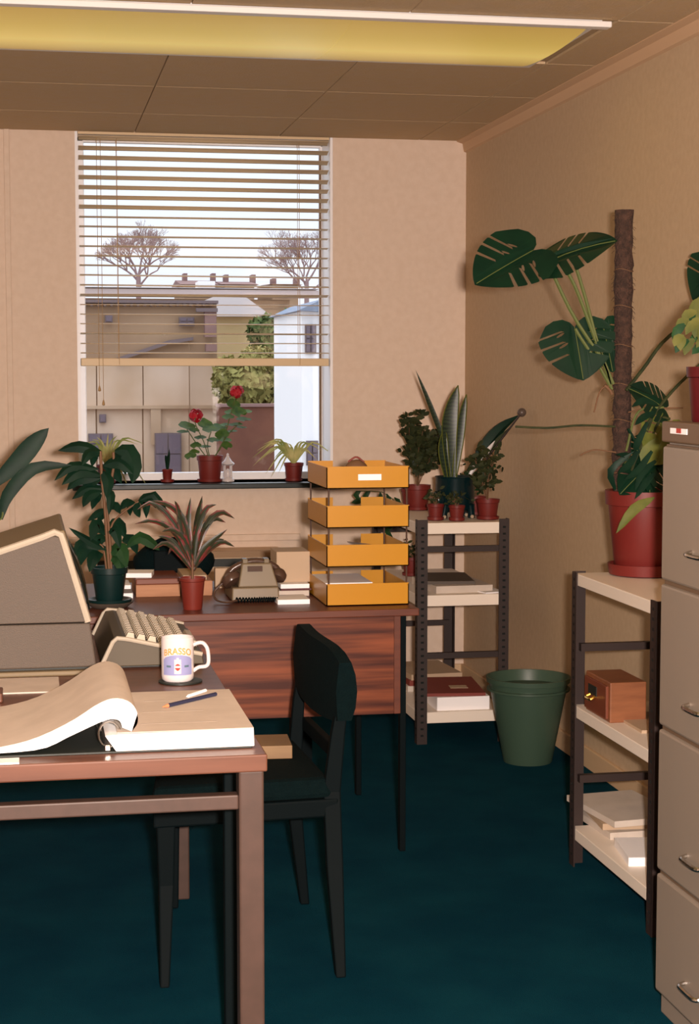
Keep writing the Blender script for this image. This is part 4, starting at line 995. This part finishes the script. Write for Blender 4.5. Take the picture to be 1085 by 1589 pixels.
for pts in ([(955,760),(948,730),(985,700)],[(960,715),(975,708),(955,705)],[(990,700),(975,722),(958,735)],[(1012,700),(990,730),(968,745)],[(1005,655),(988,690),(984,700)],[(1018,715),(996,735),(985,762)],[(1016,735),(1000,752),(985,775)],[(1010,610),(992,600),(978,598)],[(1020,628),(998,622),(980,632)],[(1016,640),(998,648),(985,660)]):
    leaf(mp_,PX(pts,4.52,-.03),.020,M['leaf_dk'],n=7,fold=.2,base=.4)
for pts,r,mm in (([(948,600),(935,560),(890,490),(856,420),(846,398)],.0052,'stem'),([(948,596),(925,530),(895,450),(874,410)],.0052,'stem'),([(952,596),(930,540),(908,460),(892,408)],.0052,'stem'),([(950,604),(925,560),(902,525),(893,510)],.0048,'stem'),
  ([(972,606),(1000,570),(1035,525),(1100,480)],.0052,'leaf_olive'),([(985,690),(1010,650),(1050,600),(1110,545)],.0045,'leaf_olive'),([(972,700),(990,640),(1030,632)],.0035,'stem'),([(970,720),(1000,690),(1015,690)],.003,'stem'),([(975,745),(990,705),(1012,650)],.004,'leaf_olive'),([(978,770),(992,735),(1022,655),(1040,650)],.004,'leaf_olive'),
  ([(955,662),(900,660),(850,664),(800,662)],.0030,'leaf_olive'),([(948,598),(932,606),(922,640)],.0024,'stem_br'),([(956,702),(925,698),(910,702),(900,707)],.0022,'stem_br'),([(975,640),(1000,634),(1060,633)],.0018,'stem_br'),([(950,612),(946,605),(938,598)],.005,'stem_br'),([(975,665),(988,690),(994,710)],.0045,'leaf_dk')):
    MB().tube(smooth_path(PX(pts,4.58),14),r,6).build('stem' if mm!='stem_br' else 'aerial_root',M[mm],mp_,smooth=True)
# wooden index box on the middle shelf
wx0 = r2x0+.012; wy1 = aX(905,1100,wx0).y; a = aX(943,1060,wx0); wy0=a.y; wz1=a.z; wx1=aY(1004,1060,wy0).x
bxx = thing('index_box','wooden card index box with brass handle on the rack by the cabinet','box',((wx0+wx1)/2,(wy0+wy1)/2,Z2))
wy1=min(wy1,r2y1-.06)
bx('box_body',M['wood_box'],wx0+.008,wx1,wy0,wy1,Z2,wz1,bxx,bevel=.003)
bx('drawer_front',M['wood_box_dk'],wx0,wx0+.008,wy0+.012,wy1-.012,Z2+.010,wz1-.012,bxx,bevel=.001)
ym=(wy0+wy1)/2+.02
bx('label_holder',M['term_dark'],wx0-.002,wx0,ym-.035,ym+.035,wz1-.055,wz1-.028,bxx)
MB().tube(smooth_path([Vector((wx0,ym-.02,Z2+.055)),Vector((wx0-.014,ym-.02,Z2+.048)),Vector((wx0-.014,ym+.02,Z2+.048)),Vector((wx0,ym+.02,Z2+.055))],12),.0045,8).build('handle',M['brass'],bxx,smooth=True)
tag(MB().obox((r2x0+.16,4.40,Z2+.004),(.10,.12,.004)).build('envelope',M['card'],org=(r2x0+.16,4.4,Z2)),'buff envelope beside the wooden index box','envelope')
# papers on the bottom shelf
for k,(dx,dy,rz,h,lab,mm) in enumerate(((0,0,.05,.010,'bottom folded newspaper on the low rack shelf','paper'),(.01,.02,-.08,.009,'middle folded newspaper on the low rack shelf','card'),(-.005,-.01,.12,.009,'top folded newspaper on the low rack shelf','paper'))):
    mb=MB(); cx_,cy_=r2x0+.165+dx,4.70+dy; z=Z3+.0195*k
    mb.obox((cx_,cy_,z+h),(.108,.16,h),rz=rz); mb.build('newspaper',M[mm],org=(cx_,cy_,z)).update_tag()
    tag(bpy.data.objects[C.objects[-1].name],lab,'newspaper','newspapers on the low rack shelf')
tag(MB().obox((r2x0+.14,4.36,Z3+.012),(.10,.10,.012),rz=-.15).build('booklet',M['paper_white'],org=(r2x0+.14,4.36,Z3)),'white booklet beside the newspapers on the low rack shelf','booklet')

# ================================================================== FILING CABINET
CX = 1.36; CYf = 3.545; CYn = 3.075; CZt = 1.327
fc = thing('filing_cabinet','grey-beige steel four-drawer filing cabinet at the right edge','filing cabinet',((CX+RX)/2,(CYf+CYn)/2,0))
gaps = [.975,.652,.327]
bx('carcass',M['grey_cab'],CX+.018,RX-.02,CYn,CYf,0,CZt-.045,fc,bevel=.003)
bx('top_cap',M['grey_cab_top'],CX,RX-.016,CYn-.002,CYf+.001,CZt-.045,CZt,fc,bevel=.004)
edges=[CZt-.049]+gaps+[.05]
for a_,b_ in zip(edges,edges[1:]):
    dr=bx('drawer',M['grey_cab'],CX+.001,CX+.018,CYn+.006,CYf-.004,b_+.005,a_-.005,fc,bevel=.006)
    hz_=b_+.082; yc=(CYn+CYf)/2+.005
    pts=smooth_path([Vector((CX+.002,yc-.05,hz_)),Vector((CX-.014,yc-.042,hz_-.003)),Vector((CX-.016,yc,hz_-.004)),Vector((CX-.014,yc+.042,hz_-.003)),Vector((CX+.002,yc+.05,hz_))],16)
    MB().tube(pts,.005,8).build('handle',M['chrome'],dr,smooth=True)
bx('gap_strip',M['grey_cab_top'],CX+.010,CX+.0185,CYn+.008,CYf-.006,.055,CZt-.05,fc)
la=aX(1041,667,CX); lb=aX(1067,672,CX)
zl=CZt-.018
bx('maker_plate',M['paper_white'],CX-.0012,CX,lb.y,la.y,zl-.007,zl+.005,fc)
bx('maker_mark',M['mug_red'],CX-.0018,CX-.001,lb.y+(la.y-lb.y)*.34,lb.y+(la.y-lb.y)*.62,zl-.005,zl+.005,fc)
bx('plinth',M['dark_steel'],CX+.03,RX-.04,CYn+.01,CYf-.01,0,.01,fc)
# plant on the cabinet
cp = Vector((1.446,3.465,CZt)); cpl = thing('cabinet_plant','yellow-green leafy plant in a crimson pot on the filing cabinet','potted plant',cp)
ctp=pot(cpl,cp,.058,.046,.118,M['crimson'])
rnd=random.Random(11)
for i,(x,y) in enumerate(((1044,530),(1050,512),(1058,498),(1064,520),(1070,535),(1056,545),(1076,510),(1080,540),(1048,548),(1068,488),(1078,525),(1062,552),(1074,550),(1082,500),(1090,480),(1110,470),(1120,500),(1130,530),(1100,520),(1046,538),(1066,508),(1084,530))):
    e_=aY(x,y,3.43+rnd.uniform(-.04,.04)); b_=e_+Vector((.02+rnd.uniform(-.01,.02),0,.028+rnd.uniform(-.01,.01)))
    leaf(cpl,[b_,b_.lerp(e_,.5)+Vector((-.004,0,.004)),e_],.021,M['leaf_pale'] if i%4 else M['leaf'],n=5,nrm=(rnd.uniform(-.5,.5),-1,.3),base=.3)
    if i%3==0: MB().tube(smooth_path([ctp,ctp+Vector((0,0,.06)),b_],8),.0018,5).build('stem',M['stem'],cpl)
leaf(cpl,[ctp+Vector((0,0,.15)),ctp+Vector((0,-.01,.20)),aY(1100,430,3.44)],.025,M['leaf_dk'])
MB().tube([ctp,ctp+Vector((0,0,.16))],.0025,5).build('stem',M['stem'],cpl)

# ================================================================== CHAIR
ch = thing('office_chair','black upholstered wooden-legged chair pulled up to the desk side','chair',(.58,4.25,0))
nr = Vector((.735,4.02,0)); fr = Vector((.715,4.47,0))      # rear near / rear far posts
nf = Vector((.305,3.99,0)); ff = Vector((.365,4.50,0))      # front near / front far
def leg(pts,w0,d0): 
    mb=MB(); n=len(pts); vs=[]
    for (x,y,z,w_) in pts: vs+= [(x-w_/2,y-d0/2,z),(x+w_/2,y-d0/2,z),(x+w_/2,y+d0/2,z),(x-w_/2,y+d0/2,z)]
    fs=[(0,3,2,1),tuple(4*(n-1)+k for k in range(4))]+[(4*i+k,4*i+(k+1)%4,4*i+4+(k+1)%4,4*i+4+k) for i in range(n-1) for k in range(4)]
    mb.add(vs,fs); return mb.build('leg',M['black_steel'],ch,bevel=.004)
leg([(nr.x-.025,nr.y-.12,0,.024),(nr.x-.025,nr.y-.04,.25,.040),(nr.x-.025,nr.y,.42,.042),(nr.x-.010,nr.y,.56,.034),(nr.x+.008,nr.y,.68,.024)],0,.028)
leg([(fr.x+.0,fr.y-.0,0,.024),(fr.x-.025,fr.y,.25,.036),(fr.x-.025,fr.y,.42,.036),(fr.x-.015,fr.y,.56,.030),(fr.x-.0,fr.y,.68,.022)],0,.028)
leg([(nf.x-.012,nf.y-.08,0,.022),(nf.x,nf.y,.22,.036),(nf.x,nf.y,.40,.046)],0,.030)
leg([(ff.x,ff.y,0,.022),(ff.x,ff.y,.22,.030),(ff.x,ff.y,.40,.034)],0,.028)
mb=MB().add([(nf.x-.03,nf.y-.02,.36),(nr.x-.01,nr.y-.02,.36),(fr.x-.01,fr.y+.02,.36),(ff.x-.02,ff.y+.02,.36),(nf.x-.03,nf.y-.02,.405),(nr.x-.01,nr.y-.02,.405),(fr.x-.01,fr.y+.02,.405),(ff.x-.02,ff.y+.02,.405)],[(0,3,2,1),(4,5,6,7),(0,1,5,4),(1,2,6,5),(2,3,7,6),(3,0,4,7)])
mb.build('seat_frame',M['black_steel'],ch,bevel=.005)
mb=MB().add([(nf.x-.035,nf.y-.02,.405),(nr.x-.02,nr.y-.02,.405),(fr.x-.02,fr.y+.02,.405),(ff.x-.03,ff.y+.02,.405),(nf.x-.03,nf.y-.01,.455),(nr.x-.03,nr.y-.01,.455),(fr.x-.03,fr.y+.01,.455),(ff.x-.03,ff.y+.01,.455)],[(0,3,2,1),(4,5,6,7),(0,1,5,4),(1,2,6,5),(2,3,7,6),(3,0,4,7)])
mb.build('seat',M['black'],ch,bevel=.014)
# backrest pad, curved, wraps the posts
mb=MB(); vs=[]; n=12; K=8
for i in range(n+1):
    t=i/n; y=fr.y+.035+(nr.y-.025-fr.y-.035)*t; x=fr.x-.012+(nr.x-.006-fr.x+.012)*t-.022*math.sin(PI*t)
    ztp=.777-.030*abs(2*t-1)**5-.010*t; zbt=.590+.006*math.cos(PI*t)+.012*abs(2*t-1)**4
    ring=[(-.008,zbt),(.026,zbt),(.036,zbt+.03),(.040,(ztp+zbt)/2),(.036,ztp-.03),(.026,ztp),(-.004,ztp),(-.012,(ztp+zbt)/2)]
    for dx,z in ring: vs.append((x+dx,y,z))
mb.add(vs,[tuple(range(K))]+[tuple(n*K+k for k in range(K-1,-1,-1))]+[(i*K+k,i*K+(k+1)%K,(i+1)*K+(k+1)%K,(i+1)*K+k) for i in range(n) for k in range(K)])
mb.build('backrest',M['black'],ch,smooth=True)
# boxy side shape seen on the near post
MB().obox(((nr.x+fr.x)/2+.0,(nr.y+fr.y)/2,.50),(.010,.20,.018),rz=math.atan2(nr.x-fr.x,fr.y-nr.y)).build('back_rail',M['black_steel'],ch,bevel=.003)
# board lying on the seat
a=aZ(463,1150,.49); 
tag(MB().obox((.555,4.30,.455+.018),(.095,.07,.017),rz=-.06).build('wooden_board',M['pale_wood'],org=(.555,4.3,.455),bevel=.002),'pale wooden board lying on the black chair seat','board')

# ================================================================== OUTSIDE
O = {}
O['ground']=mat('yard_tarmac',(150,132,118),.95,var=(130,116,104),vscale=.5)
O['render']=mat('stained_render',(196,168,142),.95,var=(170,140,112),vscale=.55,bump=.2,bscale=6)
O['render2']=mat('pale_panel_concrete',(216,190,168),.95,var=(196,166,138),vscale=.6)
O['upper']=mat('tan_render',(176,146,118),.95,var=(158,128,102),vscale=.7)
O['gutter']=mat('grey_gutter',(120,104,104),.8)
O['glass']=mat('dark_panes',(108,94,104),.4)
O['brick']=mat('brown_brick_wall',(120,78,62),.95,var=(104,66,54),vscale=1.5,bump=.3,bscale=12)
O['fascia']=mat('grey_fascia',(206,188,184),.9)
O['slate']=mat('pale_slate',(214,206,206),.8)
O['whiteb']=mat('white_boarding',(250,250,252),.7)
O['blue']=mat('blue_slate',(128,140,160),.8)
O['farroof']=mat('far_brown_roof',(150,118,112),.95,var=(134,104,100),vscale=.8)
O['cream']=mat('cream_render',(206,182,140),.95,var=(190,166,120),vscale=.6)
O['bush']=mat('bush_green',(112,122,62),.9,var=(72,90,44),vscale=1.2)
O['bush2']=mat('bush_yellow',(162,152,92),.9,var=(128,124,66),vscale=1.2)
O['bark']=mat('hazed_bark',(156,130,130),.95)  # bark colour lightened, distance haze painted into it
GZ=-4.0
struct(bx('ground',O['ground'],-60,90,8.2,160,GZ-.3,GZ))
def ob(name,m,px0,py0,px1,py1,Y,dep,parent,toground=False):
    a=aY(px0,py0,Y); b=aY(px1,py1,Y); return bx(name,m,a.x,b.x,Y,Y+dep,GZ if toground else b.z,a.z,parent)
# main concrete building
Yb=40.0
A=aY(60,470,Yb)
mbd=thing('concrete_building','stained pale concrete building outside on the left','building',(A.x+1.5,Yb+4,GZ))
ob('core',O['upper'],40,470,338,745,Yb+.15,8,mbd,True)
ob('gutter',O['gutter'],40,464,339,471,Yb-.15,.5,mbd)
for k in range(20): 
    x=130+10.3*k; ob('gutter_bracket',O['gutter'],x,471,x+4,475,Yb-.10,.2,mbd)
xs=[40,118,150,222,294,338]
rows=[(560,630),(634,745)]
for (ya,yb2) in rows:
    for xa_,xb_ in zip(xs,xs[1:]):
        ob('concrete_panel',O['render2'],xa_+.5,ya,xb_-.5,yb2,Yb+.09,.2,mbd,yb2>700)
ob('string_course',O['render'],40,630,338,634,Yb-.05,.2,mbd)
def owin(px0,py0,px1,py1,parent,Y=None,m=None):
    Y=Y or Yb; f=ob('window',O['gutter'],px0,py0,px1,py1,Y-.06,.12,parent)
    w_=(px1-px0)
    if w_>12:
        for k in range(2):
            for r in range(2): ob('pane',O['glass'],px0+2+k*(w_-2)/2,py0+2+r*(py1-py0-2)/2,px0+k*(w_-2)/2+(w_-2)/2,py0+r*(py1-py0-2)/2+(py1-py0-2)/2,Y-.09,.03,f)
    else: ob('pane',O['glass'],px0+1.5,py0+1.5,px1-1.5,py1-1.5,Y-.09,.03,f)
owin(137,673,176,705,mbd); owin(240,672,282,737,mbd); owin(154,643,165,656,mbd); owin(163,489,175,500,mbd); owin(278,492,302,506,mbd)
ob('stack_pipe',O['farroof'],318,478,336,523,Yb-.3,.3,mbd); ob('stack_pipe',O['gutter'],305,478,338,484,Yb-.35,.2,mbd)
ob('stack_pipe',O['farroof'],320,532,337,545,Yb-.3,.3,mbd)
ob('drain_pipe',O['upper'],293,525,295,745,Yb-.08,.08,mbd,True)
ob('stain_pier',O['render'],234,632,250,690,Yb-.03,.05,mbd)
# slanting flashing
mb=MB(); a=[aY(*p,Yb-.1) for p in ((180,556),(262,528),(300,523),(300,528),(262,534),(180,562))]
mb.prism([(q.x,q.z) for q in a],Yb-.12,Yb+.1,'xz'); mb.build('lean_to_flashing',O['gutter'],mbd)
# long flat roofed building behind
Yl=52.0
lb_=thing('long_building','long flat-roofed grey building behind the concrete one','building',(aY(300,460,Yl).x,Yl+3,GZ))
ob('fascia',O['fascia'],60,447,496,462,Yl-.2,.6,lb_); ob('walls',O['upper'],60,462,450,600,Yl+.1,7,lb_,True)
ob('parapet',O['slate'],60,445,496,448,Yl-.25,.8,lb_)
ob('roof_vent',O['whiteb'],308,436,334,446,Yl+1,1,lb_)
# gabled cream house
Yg=46.0
gh=thing('gabled_house','cream rendered house with a pale slate roof right of the concrete building','building',(aY(370,560,Yg).x,Yg+2,GZ))
ob('walls',O['cream'],330,490,404,620,Yg,5,gh,True)
a=[aY(*p,Yg-.2) for p in ((330,461),(382,462),(422,491),(330,491))]
MB().prism([(q.x,q.z) for q in a],Yg-.3,Yg+5.2,'xz').build('roof',O['slate'],gh)
# white boarded extension at the right
Yw=26.0
wb=thing('white_extension','white boarded extension with small windows at the window right edge','building',(aY(520,560,Yw).x,Yw+1.5,GZ))
ob('walls',O['whiteb'],468,480,640,745,Yw,3,wb,True)
a=[aY(*p,Yw-.15) for p in ((462,482),(500,464),(640,464),(640,484),(500,484))]
MB().prism([(q.x,q.z) for q in a],Yw-.2,Yw+3.1,'xz').build('roof',O['blue'],wb)
owin(474,503,491,548,wb,Yw); owin(476,684,494,722,wb,Yw)
# brick wall
Yk=36.0
bw=thing('garden_wall','brown brick garden wall below the bushes outside','wall',(aY(405,700,Yk).x,Yk,GZ))
ob('wall',O['brick'],339,630,480,737,Yk,.4,bw,True); ob('coping',O['farroof'],338,627,480,631,Yk-.05,.5,bw)
# distant houses
Yd=85.0
for (x0,x1,yt,lab) in ((280,340,430,'brown-roofed distant house above the long roof, left of centre'),(344,402,432,'brown-roofed distant house above the long roof, right of centre'),(418,470,438,'low distant brown-roofed house near the right bare tree')):
    t=thing('distant_house',lab,'house',(aY((x0+x1)/2,440,Yd).x,Yd+3,GZ),'distant houses on the skyline')
    a=aY(x0,yt,Yd); b=aY(x1,448,Yd)
    bx('walls',O['upper'],a.x+.2,b.x-.2,Yd+.3,Yd+6,GZ,aY(x0,440,Yd).z,t)
    zr0_=aY(x0,441,Yd).z
    MB().prism([(Yd,zr0_),(Yd+3,a.z),(Yd+6.3,zr0_)],a.x,b.x,'yz').build('roof',O['farroof'],t)
    for q in (x0+8,x1-8): ob('chimney',O['farroof'],q-3,yt-6,q+3,yt+8,Yd+2.6,1,t)
# bushes
def bush(label,blobs,Y,m,n,seed):
    rnd=random.Random(seed); c=aY(*blobs[0][:2],Y); t=thing('bush',label,'bush',(c.x,Y,GZ))
    core=MB(); fol=MB()
    for (px,py,rx,rz) in blobs:
        cc=aY(px,py,Y); k=Y/FPX; core.sph(cc,1,12,rx*k*.85,rx*k*.6,rz*k*.85)
        for i in range(n):
            d_=Vector((rnd.gauss(0,1),rnd.gauss(0,1),rnd.gauss(0,1))).normalized(); rr=rnd.uniform(.75,1.08)
            q=cc+Vector((d_.x*rx*k*rr,d_.y*rx*k*.7*rr,d_.z*rz*k*rr)); s_=rnd.uniform(.05,.13)
            u_=Vector((rnd.gauss(0,1),rnd.gauss(0,1),rnd.gauss(0,1))).normalized()*s_; v_=d_.cross(u_); v_=v_.normalized()*s_*.7 if v_.length>0 else Vector((0,0,s_))
            fol.add([q-u_,q+v_,q+u_,q-v_],[(0,1,2,3)])
    core.v=[(x+.1*noise.noise(Vector((x*2,y*2,z*2))),y,z+.1*noise.noise(Vector((x*2+5,y*2,z*2)))) for x,y,z in core.v]
    core.build('mass',m,t,smooth=True); fol.build('foliage',m,t,fixn=False,kind='stuff')
    b=aY(blobs[0][0],blobs[0][1],Y); MB().tube([(b.x,Y,GZ),(b.x,Y,b.z)],.12,6).build('trunk',O['bark'],t)
bush('rounded green bush behind the brick wall outside',[(440,540,50,48),(415,515,30,24),(455,505,28,22),(455,600,36,40)],39.0,O['bush'],900,1)
bush('yellowish straggly bush beside the concrete building',[(385,600,46,36),(355,590,24,34),(400,560,26,22)],38.2,O['bush2'],900,2)
# bare trees
def bare(label,px,py,top,spread,Y,seed):
    rnd=random.Random(seed); b=aY(px,py,Y); hT=(py-top)*Y/FPX; t=thing('bare_tree',label,'tree',(b.x,Y,GZ))
    MB().tube([(b.x,Y,GZ),(b.x,Y,b.z-2),(b.x,Y,b.z+hT*.15)],[.13,.11,.08],8).build('trunk',O['bark'],t,smooth=True)
    br=MB()
    def grow(p,d_,l_,r_,dep):
        if dep==0: return
        e_=p+d_*l_; mid=p.lerp(e_,.5)+Vector((rnd.uniform(-1,1),rnd.uniform(-1,1),rnd.uniform(0,.6)))*l_*.08
        br.tube([p,mid,e_],[r_,r_*.85,r_*.65],4,cap=False)
        for k in range(3 if dep>2 else 2):
            nd=(d_+Vector((rnd.uniform(-spread,spread)*.8,rnd.uniform(-.5,.5),rnd.uniform(-.25,.55)))).normalized()
            grow(e_,nd,l_*rnd.uniform(.62,.82),r_*.66,dep-1)
    for k in range(6):
        a=-1+2*k/5; grow(Vector((b.x,Y,b.z-.3+rnd.uniform(0,.6))),Vector((a*1.1,rnd.uniform(-.4,.4),1)).normalized(),hT*.33,.042,7)
    br.build('branches',O['bark'],t,smooth=True,kind='stuff')
bare('wide bare tree on the skyline behind the left side of the blind',215,440,368,.95,60.0,5)
bare('bare tree on the skyline near the right window edge',476,448,368,.9,62.0,6)
